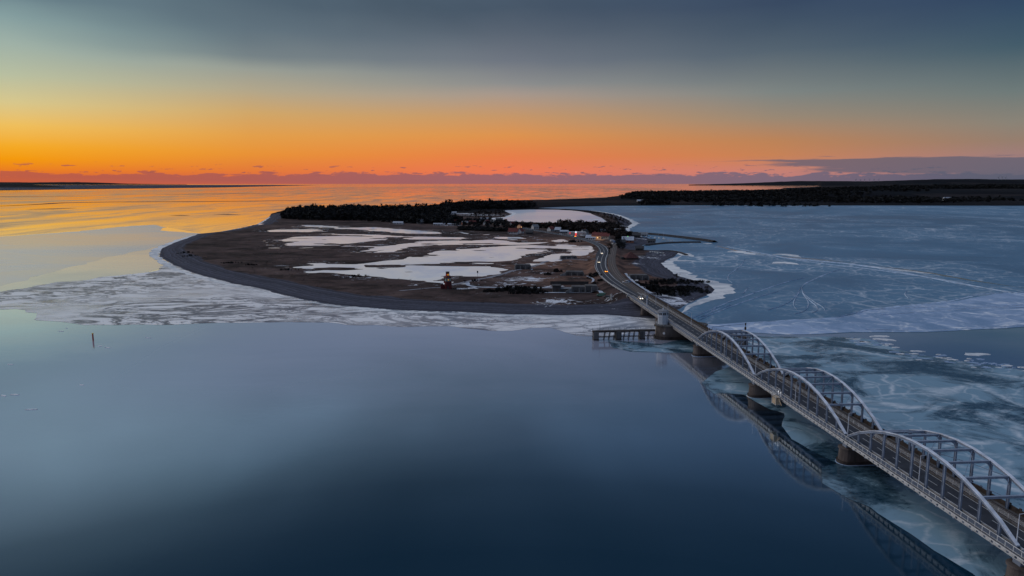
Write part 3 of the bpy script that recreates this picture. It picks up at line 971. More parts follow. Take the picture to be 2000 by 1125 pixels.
PACK = px_poly([(1345, 655), (1392, 652.5), (1530, 657), (1620, 658), (1690, 661), (1725, 673), (1790, 692), (1900, 708), (2000, 722), (2400, 765), (2700, 1240), (2060, 1240), (1985, 1180), (1900, 1120), (1830, 1075), (1760, 1030), (1700, 990), (1660, 975), (1614, 945),
                (1606, 914), (1640, 906), (1590, 882), (1545, 858), (1527, 832), (1530, 808), (1500, 800), (1450, 771), (1390, 769), (1369, 748), (1396, 726), (1425, 715), (1400, 692), (1370, 680)])
sheet('pack_ice', PACK, 0.05, M['ice_pack'], 2.5, 0.5)
sheet('young_ice', px_poly([(1187, 664), (1240, 668), (1290, 672), (1350, 660), (1392, 690), (1330, 690), (1232, 687), (1195, 679)]), 0.045, M['ice_pack'], 3, 0.5)


def ribbon(name, pts, width, z, mat, kind='structure', step=4.0, jit=0.0, taper=False, height=0.0):
    P = catmull([Vector((p[0], p[1], p[2] if len(p) > 2 else z)) for p in pts], step)
    n = len(P)
    m = MB()
    for i, p in enumerate(P):
        d = (P[min(n - 1, i + 1)] - P[max(0, i - 1)])
        s = Vector((d.y, -d.x, 0)).normalized()
        k = width / 2
        if taper:
            k *= min(1, 3.0 * min(i, n - 1 - i) / n + 0.05)
        a = b = k
        if jit:
            a *= 1 + jit * mnoise.noise(Vector((p.x * .11, p.y * .11, 1))) * 1.6
            b *= 1 + jit * mnoise.noise(Vector((p.x * .11, p.y * .11, 7))) * 1.6
        m.v += [tuple(p - s * a), tuple(p + Vector((0, 0, height))), tuple(p + s * b)]
    for i in range(n - 1):
        q = 3 * i
        m.f += [(q, q + 1, q + 4, q + 3), (q + 1, q + 2, q + 5, q + 4)]
    o = m.build(name, mat)
    if sum(f.normal.z for f in o.data.polygons) < 0:
        o.data.flip_normals()
    return tag(o, kind=kind) if kind else o


def shore_band(name, px, width, mat=None):
    return ribbon(name, [gp(u, v, 0) for u, v in px], width, 0.10, mat or M['ice_shore'], 'structure', 4.0, 0.55, True, 0.06)


shore_band('shore_ice', [(1330, 612), (1347, 600), (1374, 588), (1400, 578), (1413, 568), (1400, 557), (1368, 548), (1336, 540), (1318, 527), (1302, 516), (1316, 507), (1332, 499)], 15)
shore_band('shore_ice', [(1313, 510), (1340, 509), (1362, 511)], 10)
shore_band('shore_ice', [(1325, 493), (1340, 497), (1354, 502)], 13)
shore_band('shore_ice', [(1120, 410), (1160, 412), (1200, 419), (1224, 428), (1240, 436), (1232, 442), (1226, 449), (1240, 454.5), (1262, 457)], 14)
shore_band('shore_ice', [(535, 416), (524, 427), (503, 439), (468, 446.5), (430, 453.5), (385, 459), (350, 470), (318, 482), (304, 490), (302, 499), (318, 512), (345, 527), (400, 544), (450, 557), (500, 566), (540, 577), (590, 588)], 9)
shore_band('shore_ice', [(590, 588), (660, 599), (740, 606), (800, 610), (900, 613), (1000, 617), (1100, 619), (1180, 618), (1250, 622)], 4)
shore_band('shore_ice', [(1192, 437.5), (1170, 436), (1140, 438), (1120, 437)], 26)
shore_band('shore_ice', [(1182, 431), (1160, 428.5), (1145, 429.5)], 20)
shore_band('shore_ice', [(985, 412), (1003, 416), (1000, 420), (985, 424.5), (960, 427), (985, 431), (1060, 436)], 16)

# pressure ridges, tracks and leads drawn across the bay ice
RIDGES = [([(1640, 527), (1615, 535), (1590, 546), (1572, 555), (1563, 566)], 2.0),
          ([(1564, 560), (1560, 572), (1553, 584), (1550, 596), (1556, 606)], 0.9), ([(1565, 560), (1570, 576), (1582, 588), (1594, 598), (1596, 607), (1586, 612)], 1.1),
          ([(1564, 564), (1554, 577), (1545, 588), (1526, 598), (1500, 606)], 0.7), ([(1566, 566), (1574, 582), (1579, 595), (1571, 608), (1552, 614)], 0.8), ([(1566, 572), (1590, 590), (1606, 600), (1612, 608)], 0.6),
          ([(1352, 622), (1400, 600), (1460, 577), (1530, 553), (1570, 543)], 1.6), ([(1365, 626), (1410, 606), (1470, 584), (1520, 570)], 1.1), ([(1372, 620), (1395, 607), (1428, 596)], 1.0),
          ([(1630, 622), (1690, 607), (1760, 598), (1850, 589), (1920, 575), (2010, 570)], 3.0), ([(1700, 606), (1790, 601), (1890, 601), (2010, 602)], 2.0), ([(1720, 616), (1830, 608), (1940, 600), (2010, 596)], 1.6),
          ([(1390, 640), (1450, 634), (1540, 626), (1640, 621), (1700, 605)], 2.2), ([(1455, 506), (1446, 520), (1426, 535), (1422, 546), (1430, 553)], 1.2), ([(1460, 562), (1457, 568), (1450, 575)], 1.2),
          ([(1770, 568), (1768, 576), (1774, 584)], 1.0), ([(1420, 482), (1500, 497), (1580, 512), (1700, 526), (1830, 545), (2010, 580)], 4.0), ([(1500, 500), (1640, 514), (1760, 532), (1880, 556), (2010, 576)], 3.0),
          ([(1450, 492), (1560, 507), (1660, 516), (1760, 528)], 4.0), ([(1690, 644), (1800, 646), (1890, 642), (2010, 636)], 2.0), ([(1400, 600), (1385, 612), (1362, 622)], 1.0)]
for px, w in RIDGES:
    ribbon('ice_ridge', [gp(u, v) for u, v in px], w * 0.7, 0.10, M['ice_ridge'], 'stuff', 3.0, 0.7, True, 0.35)
for px, w in [([(1690, 517), (1800, 531), (1900, 548), (2010, 564)], 6.0), ([(1395, 479), (1440, 490), (1500, 499), (1600, 507), (1700, 517)], 5.0), ([(1430, 487), (1520, 501), (1640, 512)], 3.0)]:
    ribbon('ice_lead', [gp(u, v) for u, v in px], w, 0.085, M['ice_lead'], 'structure', 5.0, 0.5, True)
for px, w in [([(1421, 492), (1440, 491), (1460, 495), (1475, 498)], 16), ([(1508, 498), (1530, 497), (1565, 503)], 12), ([(1508, 515), (1530, 513), (1560, 517)], 14), ([(1685, 519), (1750, 527), (1835, 537)], 8),
              ([(1372, 475.5), (1382, 475.5), (1388, 476.5)], 12)]:
    ribbon('pale_ice', [gp(u, v) for u, v in px], w, 0.11, M['ice_shore'], 'structure', 3.0, 0.6, True, 0.03)
# dark wind-ruffled water under the western horizon
sheet('ripple_water', px_poly([(-900, 361.6), (365, 361.2), (620, 361.6), (430, 366.2), (200, 369.2), (0, 371.8), (-900, 374)]), 0.3, M['ripple_water'], 120, 8)
# dark leads in the golden ice to the west
for px, w in [([(-60, 405), (60, 400), (130, 396), (220, 394.5), (330, 394), (520, 392.4), (690, 390)], 48), ([(50, 409), (100, 408), (150, 406.5)], 40), ([(-300, 386), (-80, 384.5), (60, 384), (180, 382.6)], 60), ([(300, 380), (420, 378.6), (560, 377.6)], 50), ([(820, 375), (900, 374.2), (985, 374)], 50), ([(1040, 370.5), (1090, 370.2), (1150, 370.6)], 60), ([(330, 421), (350, 420.6), (372, 421)], 18), ([(415, 419.4), (440, 418.8), (470, 419.6)], 20)]:
    ribbon('ripple_water', [gp(u, v) for u, v in px], w, 0.25, M['ripple_water'], 'structure', 60.0, 0.4, True)

# ------------------------------------------------------------------ far land on the horizon
def far_land(name, tops, base_v, depth, mat):
    """tops: (u, v) skyline; front shore at base_v, the ridge lies `depth` metres behind it"""
    us = [p[0] for p in tops]
    N = 160
    rows = 7
    m = MB()
    grid = []
    for i in range(N + 1):
        u = us[0] + (us[-1] - us[0]) * i / N
        vt = float(np.interp(u, us, [p[1] for p in tops]))
        vb = base_v(u) if callable(base_v) else base_v
        x0, y0 = gp(u, vb, 0)
        k = (y0 + depth) / y0
        zr = CAM_H - (vt - V_EYE) / FPX * (y0 + depth) * 1.0
        zr = max(3.0, zr) + 2.5 * mnoise.noise(Vector((u * 0.07, 3, 1))) + 2.0 * mnoise.noise(Vector((u * 0.31, 8, 1)))
        edge = min(1, 6 * min(i, N - i) / N)
        col = []
        for r in range(rows):
            a = r / (rows - 2)
            kk = 1 + (k - 1) * a
            z = zr * (0.5 - 0.5 * math.cos(min(1, a) * math.pi)) * (0.3 + 0.7 * edge)
            if r == 0: z = -3
            if r == rows - 1: z = -5
            z += 1.5 * mnoise.noise(Vector((u * 0.05, r * 2.1, 5))) if 0 < r < rows - 1 else 0
            col.append(len(m.v))
            m.v.append((x0 * kk, y0 * kk, z))
        grid.append(col)
    for i in range(N):
        for r in range(rows - 1):
            m.f.append((grid[i][r], grid[i + 1][r], grid[i + 1][r + 1], grid[i][r + 1]))
    return tag(m.build(name, mat, smooth=True), kind='structure')


far_land('hills', [(-500, 350), (-200, 353), (0, 356.6), (40, 357.5), (90, 359), (118, 362), (126, 365)], 366.5, 700, M['fields'])
far_land('hills', [(-500, 353), (0, 355.5), (60, 356), (110, 355.6), (150, 355.4), (200, 356.6), (240, 358), (300, 358.8), (365, 359.5)], 360.6, 900, M['fields'])
far_land('hills', [(1345, 359), (1400, 357.2), (1450, 356), (1520, 354), (1560, 353.4), (1640, 353.6), (1700, 354), (1760, 352.2), (1830, 350), (1900, 349.5), (1960, 350.5), (2100, 350), (2600, 352)], lambda u: 362.5 if u < 1600 else 364, 1500, M['fields'])
far_land('hills', [(1530, 366.5), (1600, 362), (1700, 360), (1850, 358.5), (2000, 358), (2600, 358)], 369.5, 1100, M['fields'])

# ------------------------------------------------------------------ road and railway on land
ribbon('road', [tuple(p + Vector((0, 0, 0.02))) for p in ROAD[2:]], 9.4, 0, M['asphalt'], step=5.0)
road_c = ROAD[2:]


def offset_line(P, off, dz):
    out = []
    n = len(P)
    for i, p in enumerate(P):
        d = P[min(n - 1, i + 1)] - P[max(0, i - 1)]
        s = Vector((d.y, -d.x, 0)).normalized()
        out.append(p + s * off + Vector((0, 0, dz)))
    return out


for off in (-3.6, 3.6):
    ribbon('edge_line', [tuple(p) for p in offset_line(road_c, off, 0.05)], 0.34, 0, M['marking'], step=5.0)
ribbon('centre_line', [tuple(p) for p in offset_line(road_c, 0.0, 0.05)], 0.22, 0, M['marking'], step=5.0)
for off in (-4.5, 4.5):
    ribbon('road_verge', [tuple(p) for p in offset_line(road_c, off, 0.045)], 0.8, 0, M['pavement'], step=5.0)
lay = sheet('lay_by', [gp(u, v, 3.2) for u, v in ((1171, 487), (1165, 494), (1163, 502), (1164, 511), (1167, 516), (1171, 510), (1172, 500))], 3.25, M['asphalt'], 30, 0)
gl_ = offset_line(road_c, -5.0, 0.0)
g_t = thing('guard_rail', 'pale steel guard rail along the outer edge of the road curve', 'guard rail', tuple(gl_[0]))
m = MB()
for a, b in zip(gl_[:26], gl_[1:27]):
    m.bar(a - gl_[0] + Vector((0, 0, .7)), b - gl_[0] + Vector((0, 0, .7)), 0.10, 0.36)
m.build('rail_beam', M['railing_paint'], g_t)
pm = MB().box(-.07, .07, -.07, .07, -.3, .7).mesh('post', M['railing_paint'])
for p in gl_[:27]:
    put('post', pm, g_t, tuple(p - gl_[0]))

ribbon('track_bed', [tuple(p + Vector((0, 0, 0.02))) for p in RAIL[2:]], 6.4, 0, M['ballast'], step=5.0)
for off in (-0.75, 0.75):
    ribbon('rail', [tuple(p) for p in offset_line(RAIL[2:], off, 0.18)], 0.16, 0, M['rail_steel'], step=5.0)
ribbon('service_path', [tuple(p) for p in offset_line(RAIL[5:22], 7.5, -1.4)], 2.6, 0, M['snow_roof'], step=5.0, jit=0.5)


def track(px, w, mat='pavement', jit=0.3):
    pts = []
    for u, v in px:
        p = on_ground(u, v)
        pts.append((p.x, p.y, p.z))
    P = catmull([Vector(p) for p in pts], 3.0)
    P = [Vector((p.x, p.y, max(ground_z(p.x, p.y), ground_z(p.x + 1.6, p.y), ground_z(p.x - 1.6, p.y)) + 0.10)) for p in P]
    ribbon('track', [tuple(p) for p in P], w, 0, M[mat], step=3.0, jit=jit)


plain('track_gravel', (0.22, 0.22, 0.25), 0.9, 0.3, 0.3)
track([(880, 557), (910, 551), (940, 545), (1000, 529), (1040, 520), (1075, 509), (1110, 506), (1162, 506)], 3.8, 'track_gravel')
track([(910, 551), (917, 558), (940, 561), (1000, 562), (1080, 562.5), (1160, 562.5)], 3.4, 'snow_roof', 0.5)
track([(878, 563), (850, 562), (815, 565), (780, 568)], 2.4, 'track_gravel', 0.5)
track([(1040, 572), (1100, 571.5), (1160, 572), (1178, 573)], 2.6, 'snow_roof', 0.7)
track([(1146, 541), (1158, 547), (1158, 552), (1154, 554)], 1.6, 'snow_roof', 0.4)

# ------------------------------------------------------------------ the arch bridge
bridge = thing('arch_bridge', 'long grey steel arch bridge carrying a road and a railway over the strait', 'bridge', (P0.x, P0.y, 0), BRZ)
S_END = SPAN * 4
W_T = 10.0      # distance between the two arch planes
D = DECK


def bpart(mb, name, mat, parent=bridge, **k):
    return mb.build(name, M[mat], parent, **k)


bpart(MB().box(S_ABUT, S_END, -0.35, 10.4, D - 0.9, D - 0.10), 'deck', 'concrete_dark')
bpart(MB().box(S_ABUT, S_END, 0.55, 6.0, D - 0.12, D), 'roadway', 'asphalt')
bpart(MB().box(S_ABUT, S_END, -2.05, -0.40, D - 0.22, D + 0.10), 'walkway', 'pavement')
bpart(MB().box(S_ABUT, S_END, 0.36, 0.55, D - 0.12, D + 0.16), 'kerb', 'concrete')
pp = bpart(MB().box(S_ABUT, S_END, 6.0, 6.28, D - 0.12, D + 0.40), 'parapet', 'timber_grey')
for w in (0.85, 5.7):
    bpart(MB().box(S_ABUT, S_END, w - .07, w + .07, D + 0.002, D + 0.008), 'edge_line', 'marking')
dash = MB().box(0, 3.2, -.06, .06, 0, 0.006).mesh('lane_dash', M['marking'])
s = S_ABUT
while s < S_END - 4:
    put('lane_dash', dash, bridge, (s, 3.27, D + 0.003))
    s += 6.4
# railway on the bridge
tb = bpart(MB().box(S_ABUT, S_END, 6.35, 9.55, D - 0.12, D - 0.02), 'track_bed', 'timber_dark')
for w in (7.2, 8.7):
    bpart(MB().box(S_ABUT, S_END, w - .05, w + .05, D - 0.02, D + 0.16), 'rail', 'rail_steel')
slp = MB().box(-.13, .13, 6.7, 9.2, D - 0.02, D + 0.04).mesh('sleeper', M['timber_grey'])
s = 20.0
while s < S_END:
    put('sleeper', slp, tb, (s, 0, 0))
    s += 0.75
edge = bpart(MB().box(S_ABUT, S_END, 10.4, 10.7, D - 0.7, D + 0.85), 'timber_edge', 'timber_dark')
blk = MB().box(-.25, .25, 10.7, 10.95, D - 0.3, D + 1.05).mesh('edge_block', M['timber_dark'])
s = -30.0
while s < S_END:
    put('edge_block', blk, edge, (s, 0, 0))
    s += 2.7
# fence between road and track
fen = MB()
for z in (0.75, 0.98, 1.20, 1.42):
    fen.box(S_ABUT, S_END, 6.10, 6.14, D + z - .025, D + z + .025)
fence = bpart(fen, 'track_fence', 'railing_paint')
fpm = MB().box(-.035, .035, 6.08, 6.16, D + .5, D + 1.46).mesh('fence_post', M['railing_paint'])
s = S_ABUT
while s < S_END:
    put('fence_post', fpm, fence, (s, 0, 0))
    s += 2.6
# outer railing with framed mesh panels
rl = MB()
rl.box(S_ABUT, S_END, -2.0, -1.92, D + 1.12, D + 1.22)
rl.box(S_ABUT, S_END, -1.98, -1.94, D + 0.20, D + 0.27)
railing = bpart(rl, 'railing', 'railing_paint')
rpm = MB().box(-.05, .05, -2.02, -1.90, D - 0.1, D + 1.12).mesh('railing_post', M['railing_paint'])
pan = MB()
for k in range(11):
    x = 0.14 + k * 0.155
    pan.box(x, x + 0.03, -1.975, -1.945, D + .27, D + 1.12)
pan = pan.mesh('railing_panel', M['steel_shade'])
s, k = S_ABUT, 0
while s < S_END - 1.9:
    put('railing_post', rpm, railing, (s, 0, 0))
    put('railing_panel', pan, railing, (s, 0, 0))
    s += 1.9
# walkway brackets and fascia: pale stiffened girder edge under the railing
fas = MB()
fas.box(S_ABUT, S_END, -2.10, -2.02, D - 0.30, D - 0.12)
fas.box(-2, S_END, -1.50, -1.42, D - 1.28, D - 1.16)
fascia = bpart(fas, 'fascia', 'railing_paint')
brk = MB()
brk.box(0, 1.35, -1.5, -1.44, D - 1.10, D - 0.34)
brk = brk.mesh('bracket_plate', M['railing_paint'])
s = -1.5
while s < S_END - 1.9:
    put('bracket_plate', brk, fascia, (s, 0, 0))
    s += 1.9
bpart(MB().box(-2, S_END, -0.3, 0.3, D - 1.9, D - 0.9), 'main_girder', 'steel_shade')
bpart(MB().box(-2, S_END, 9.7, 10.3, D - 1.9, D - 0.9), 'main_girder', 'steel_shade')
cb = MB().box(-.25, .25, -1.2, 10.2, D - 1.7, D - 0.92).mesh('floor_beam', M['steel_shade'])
for k in range(0, 44):
    put('floor_beam', cb, bridge, (k * SPAN / 11, 0, 0))
# plain plate girders on the approach and the opening span
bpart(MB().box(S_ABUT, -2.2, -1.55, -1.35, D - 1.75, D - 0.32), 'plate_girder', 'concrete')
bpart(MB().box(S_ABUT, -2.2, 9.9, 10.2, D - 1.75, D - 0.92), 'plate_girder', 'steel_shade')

# arches
RISE = 8.3
NP = 11


def arch_z(k):
    t = k / NP
    return 4 * RISE * t * (1 - t)


ribm = MB()
flm = MB()
for k in range(NP):
    x0, x1 = k * SPAN / NP, (k + 1) * SPAN / NP
    z0, z1 = arch_z(k), arch_z(k + 1)
    if k == 0: z0, x0 = 0.15, 0.6
    if k == NP - 1: z1, x1 = 0.15, SPAN - 0.6
    # two flange plates on a box web, so the chord shows a stepped profile
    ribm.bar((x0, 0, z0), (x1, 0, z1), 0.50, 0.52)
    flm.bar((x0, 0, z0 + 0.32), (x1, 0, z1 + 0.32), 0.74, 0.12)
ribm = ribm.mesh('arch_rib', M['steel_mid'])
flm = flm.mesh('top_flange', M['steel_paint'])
hang = []
for k in range(1, NP):
    h = MB()
    z = arch_z(k) - 0.28
    h.box(-.26, .26, -.06, .06, -0.05, z)
    h.box(-.30, -.24, -.17, .17, -0.05, z)
    h.box(.24, .30, -.17, .17, -0.05, z)
    hang.append(h.mesh('hanger', M['steel_mid']))
gus = []
for sgn in (1, -1):
    g = MB()
    n = 6
    pts = [(0, 0)] + [(1.5 * (1 - math.sin(a * math.pi / 2 / n)) * 1.0, -1.5 * (1 - math.cos(a * math.pi / 2 / n))) for a in range(n + 1)]
    vb = len(g.v)
    for x in (-.12, .12):
        g.v += [(x, sgn * p[0], p[1]) for p in pts]
    q = len(pts)
    g.f.append(tuple(range(q)))
    g.f.append(tuple(range(q, 2 * q))[::-1])
    for i in range(q):
        j = (i + 1) % q
        g.f.append((i, j, q + j, q + i))
    gus.append(g.mesh('knee_brace', M['steel_shade']))
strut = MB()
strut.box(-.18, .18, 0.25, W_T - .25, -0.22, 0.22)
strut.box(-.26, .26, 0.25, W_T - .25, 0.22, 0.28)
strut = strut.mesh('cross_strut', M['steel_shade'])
for a in range(4):
    s0 = a * SPAN
    for w in (0.0, W_T):
        rb = put('arch_rib', ribm, bridge, (s0, w, D))
        put('top_flange', flm, rb)
        for k in range(1, NP):
            put('hanger', hang[k - 1], rb, (k * SPAN / NP, 0, 0))
    for k in range(2, NP - 1):
        st = put('cross_strut', strut, bridge, (s0 + k * SPAN / NP, 0, D + arch_z(k)))
        put('knee_brace', gus[0], st, (0, 0.22, -0.22))
        put('knee_brace', gus[1], st, (0, W_T - 0.22, -0.22))
    for k in range(2, NP - 2):
        x0, x1 = s0 + k * SPAN / NP, s0 + (k + 1) * SPAN / NP
        y0, y1 = (0.3, W_T / 2) if k % 2 == 0 else (W_T / 2, 0.3)
        for f in (0, 1):
            ya, yb = (y0, y1) if f == 0 else (W_T - y0, W_T - y1)
            bpart(MB().bar((x0, ya, D + arch_z(k)), (x1, yb, D + arch_z(k + 1)), 0.10, 0.10), 'wind_brace', 'steel_mid')


# river piers
def oblong(x, r, y0, y1, n=8):
    pts = []
    for i in range(n + 1):
        a = -math.pi / 2 + math.pi * i / n
        pts.append((x + r * math.sin(a), y1 - 0 + r * math.cos(a)))
    for i in range(n + 1):
        a = math.pi / 2 + math.pi * i / n
        pts.append((x + r * math.sin(a), y0 + r * math.cos(a)))
    return pts[::-1]


def pier(s, r=2.0, y0=0.2, y1=10.4, top=D - 3.1):
    p = bpart(MB().prism(oblong(s, r, y0, y1), 0.9, top, 0.97), 'pier', 'pier_stone', smooth=False)
    bpart(MB().prism(oblong(s, r + .35, y0, y1), -1.5, 0.9), 'footing', 'pier_wet', p)
    bpart(MB().prism(oblong(s, r + .12, y0, y1), top, top + 0.35), 'pier_cap', 'pier_stone', p)
    bpart(MB().prism(oblong(s, r + 0.7, y0, y1), -0.4, 0.12, 0.98), 'ice_collar', 'ice_brash', p)
    bm_ = MB()
    for w in (0, W_T):
        bm_.box(s - .9, s + .9, w - .5, w + .5, top + .34, D - 1.6)
    bpart(bm_, 'bearing', 'steel_shade', p)
    return p


for k in range(5):
    pier(k * SPAN)
for s_, top in ((-60, D - 1.75), (-88, D - 1.75)):
    pier(s_, 1.5, 0.3, 10.0, top - 0.6)
# big bascule pier with the control tower standing on its outer end
bp_ = bpart(MB().prism(oblong(-34, 4.6, -3.6, 11.4, 10), 1.3, D - 1.0, 0.97), 'bascule_pier', 'pier_stone')
bpart(MB().prism(oblong(-34, 5.2, -3.8, 11.6, 10), -1.5, 1.3), 'footing', 'pier_wet', bp_)
bpart(MB().prism(oblong(-34, 4.75, -3.6, 11.4, 10), D - 1.0, D - 0.6), 'pier_cap', 'concrete_dark', bp_)
hole = MB().tube((-29.4, -5.6, 3.2), (-29.1, -5.75, 3.2), 0.55, n=12)
bpart(hole, 'life_ring', 'white_wall', bp_)
pl = MB()
for i in range(9):
    a = math.pi * (0.95 - 0.9 * i / 8) + math.pi
    x, y = -34 + 4.5 * math.cos(a), -3.6 + 4.5 * math.sin(a)
    pl.tube((x, y, D - .6), (x, y, D + .5), 0.05, n=6)
    if i:
        pl.bar((px_, py_, D + .5), (x, y, D + .5), 0.07, 0.07)
        pl.bar((px_, py_, D), (x, y, D), 0.05, 0.05)
    px_, py_ = x, y
bpart(pl, 'pier_railing', 'railing_paint', bp_)
# abutment with stone-faced cone
ab = bpart(MB().box(S_ABUT - 6, S_ABUT + 1.5, -2.2, 11.2, -0.5, D - 1.0), 'abutment', 'concrete_dark')
bpart(MB().box(S_ABUT - .2, S_ABUT + 1.4, -3.0, -2.2, 0.8, D + 0.3), 'abutment_pillar', 'concrete', ab)
cone = MB()
c0 = (S_ABUT + 1.0, 4.5)
ring = []
for i in range(24):
    a = 2 * math.pi * i / 24
    ring.append((c0[0] - 6 + 11 * math.cos(a), c0[1] + 17 * math.sin(a)))
cone.prism(ring, 0.3, D - 1.2, 0.42)
bpart(cone, 'stone_slope', 'stone_slope', ab)
bpart(MB().box(S_ABUT - 40, S_ABUT, -2.02, -1.86, D + 0.72, D + 0.84), 'approach_rail', 'railing_paint')

# ------------------------------------------------------------------ control tower
def reg(n, r, rot=0.0, c=(0, 0)):
    return [(c[0] + r * math.cos(2 * math.pi * i / n + rot), c[1] + r * math.sin(2 * math.pi * i / n + rot)) for i in range(n)]


tp = bpos(-35.2, -4.6, D - 0.6)
tw = thing('control_tower', 'grey octagonal bridge control tower on the round bascule pier', 'tower', tuple(tp), BRZ)
o8 = math.pi / 8
MB().prism(reg(8, 2.35, o8), 0, 3.6).build('lower_wall', M['tower_paint'], tw)
MB().prism(reg(8, 2.5, o8), 3.6, 3.85).build('floor_band', M['white_wall'], tw)
uw = MB().prism(reg(8, 2.42, o8), 3.85, 6.0).build('upper_wall', M['tower_paint'], tw)
for i in range(8):
    a = 2 * math.pi * i / 8
    c, s_ = math.cos(a), math.sin(a)
    r = 2.42 * math.cos(o8) + 0.02
    wm = MB()
    p = lambda t, z, e=0: (c * (r + e) - s_ * t, s_ * (r + e) + c * t, z)
    for t0, t1 in ((-.72, -.06), (.06, .72)):
        wm.quad(p(t0, 4.45), p(t1, 4.45), p(t1, 5.45), p(t0, 5.45))
    wm.build('window_pane', M['glass'], uw)
rf = MB().prism(reg(8, 2.75, o8), 6.0, 6.25).prism(reg(8, 2.6, o8), 6.25, 6.8, 0.55).build('roof', M['grey_roof'], tw)
MB().tube((0, 0, 6.8), (0, 0, 8.9), 0.06, 0.03).tube((0, 0, 6.8), (0, 0, 7.4), 0.3, 0.22).build('mast', M['steel_paint'], rf)
dr = MB().box(-2.45, -1.2, -2.4, -1.1, 3.0, 6.6)
MB().box(-3.2, -2.2, -1.3, 0.9, 0, 5.9).build('stair_shaft', M['white_wall'], tw)
MB().box(-3.24, -3.2, -.9, .4, 2.6, 4.9).build('shaft_window', M['glass'], tw)
lad = MB()
for y in (-.25, .25):
    lad.box(-4.0, -3.92, y - 2.0, y - 1.92, -4.8, -1.2)
for k in range(8):
    lad.box(-4.0, -3.92, -2.25, -1.7, -4.7 + k * .45, -4.64 + k * .45)
lad.build('yellow_ladder', M['yellow_paint'], tw)

# ------------------------------------------------------------------ guide jetties
def jetty(name, label, a, b, piles, zt, width=1.6):
    a, b = Vector(a), Vector(b)
    L = (b - a).length
    rz = math.atan2((b - a).y, (b - a).x)
    t = thing(name, label, 'jetty', (a.x, a.y, 0), rz)
    MB().box(0, L, -width / 2, width / 2, zt - .45, zt).build('deck', M['timber_grey'], t)
    for y in (-width / 2 - .12, width / 2):
        MB().box(0, L, y, y + .12, zt - .85, zt - .1).build('side_beam', M['timber_dark'], t)
        MB().box(0, L, y + .02, y + .10, 1.25, 1.5).build('wale', M['timber_dark'], t)
    for s in piles:
        c = MB().box(s - 1.2, s + 1.2, -1.5, 1.5, -1.5, zt - .46).build('pile_block', M['concrete_dark'], t)
        MB().box(s - 1.25, s + 1.25, -1.55, 1.55, -.3, .7).build('wet_band', M['pier_wet'], c)
    pm_ = MB().bar((0, -.7, -1.5), (0.9, -.7, zt - .4), .25, .25).mesh('raking_pile', M['timber_dark'])
    pm2 = MB().bar((0, .7, -1.5), (0.9, .7, zt - .4), .25, .25).mesh('raking_pile', M['timber_dark'])
    s = 0.8
    while s < L - 1:
        if all(abs(s - q) > 1.9 for q in piles):
            put('raking_pile', pm_, t, (s - .4, 0, 0))
            put('raking_pile', pm2, t, (s - .4, 0, 0))
        s += 2.3
    rr = MB()
    rr.box(0, L, width / 2 - .1, width / 2 - .04, zt + .95, zt + 1.0)
    rr.box(0, L, width / 2 - .1, width / 2 - .04, zt + .5, zt + .54)
    rr = rr.build('handrail', M['timber_grey'], t)
    hp = MB().box(-.04, .04, width / 2 - .12, width / 2 - .02, zt, zt + 1.0).mesh('handrail_post', M['timber_grey'])
    s = 0.1
    while s < L:
        put('handrail_post', hp, rr, (s, 0, 0))
        s += 2.5
    return t


a_ = gp(1157, 664)
b_ = bpos(-33, -9.0)
jl = jetty('guide_jetty', 'timber guide jetty on concrete blocks reaching left from the tower pier', (a_[0], a_[1], 0), b_, (1.5, 12.0, 23.0), 4.4)
MB().tube((3.5, 0.4, 4.4), (3.5, 0.4, 8.6), 0.07, 0.05).build('mast', M['timber_dark'], jl)
a2 = bpos(-30, 16.5)
b2 = bpos(-14, 28.0)
jr = jetty('guide_jetty', 'short timber guide jetty with a signal mast on the bay side of the bridge', a2, b2, (2.0, 17.0), 4.2)
mm = MB().tube((17.5, 0, 4.2), (17.5, 0, 10.0), 0.16, 0.10).box(17.2, 17.8, -.3, .3, 7.2, 8.4).box(17.3, 17.7, -.25, .25, 9.2, 10.2)
mm.build('signal_mast', M['timber_dark'], jr)

# ------------------------------------------------------------------ lamp posts and masts on the bridge
lamp0 = None


def lamp_post(loc, rz, label, h=6.2):
    global lamp0
    if lamp0 is None:
        lamp0 = thing('street_lamp', label, 'lamp post', loc, rz, 'lamp posts along the bridge road')
        MB().tube((0, 0, 0), (0, 0, h), 0.10, 0.06).build('post', M['steel_paint'], lamp0)
        MB().bar((0, 0, h - .05), (0, 1.1, h + .05), 0.07, 0.07).build('arm', M['steel_paint'], lamp0)
        MB().box(-.12, .12, .9, 1.5, h - .02, h + .12).build('lamp_head', M['steel_shade'], lamp0)
        return lamp0
    o = copy_tree(lamp0)
    o.location = loc
    o.rotation_euler = (0, 0, rz)
    o['label'] = label
    return o


ORD = ['first', 'second', 'third', 'fourth', 'fifth', 'sixth', 'seventh', 'eighth', 'ninth', 'tenth', 'eleventh', 'twelfth']
spots = [(171.0, 'thin lamp post where the nearest arch meets the deck at the frame corner'), (143.5, 'thin grey lamp post behind the hangers of the nearest arch'), (114.8, 'thin grey lamp post between the nearest and the middle arch'),
         (86.0, 'thin grey lamp post inside the middle arch'), (57.4, 'thin grey lamp post between the middle and the far arch'), (29, 'thin grey lamp post inside the far arch'), (-3.5, 'lamp post just before the far arch on the opening span'),
         (-26, 'lamp post on the opening span beside the control tower'), (-62, 'lamp post on the approach just beyond the control tower'), (-84, 'lamp post on the approach above the beach'), (-106, 'lamp post on the approach next to the abutment')]
for s_, lb in spots:
    p = bpos(s_, 0.15 if s_ > 0 else 5.75, D)
    lamp_post(tuple(p), BRZ + (0 if s_ > 0 else math.pi), lb)
p = bpos(-76, -1.2, D)
sg = thing('signal_gantry', 'pale signal post with a wide head standing on the approach walkway', 'signal', tuple(p), BRZ)
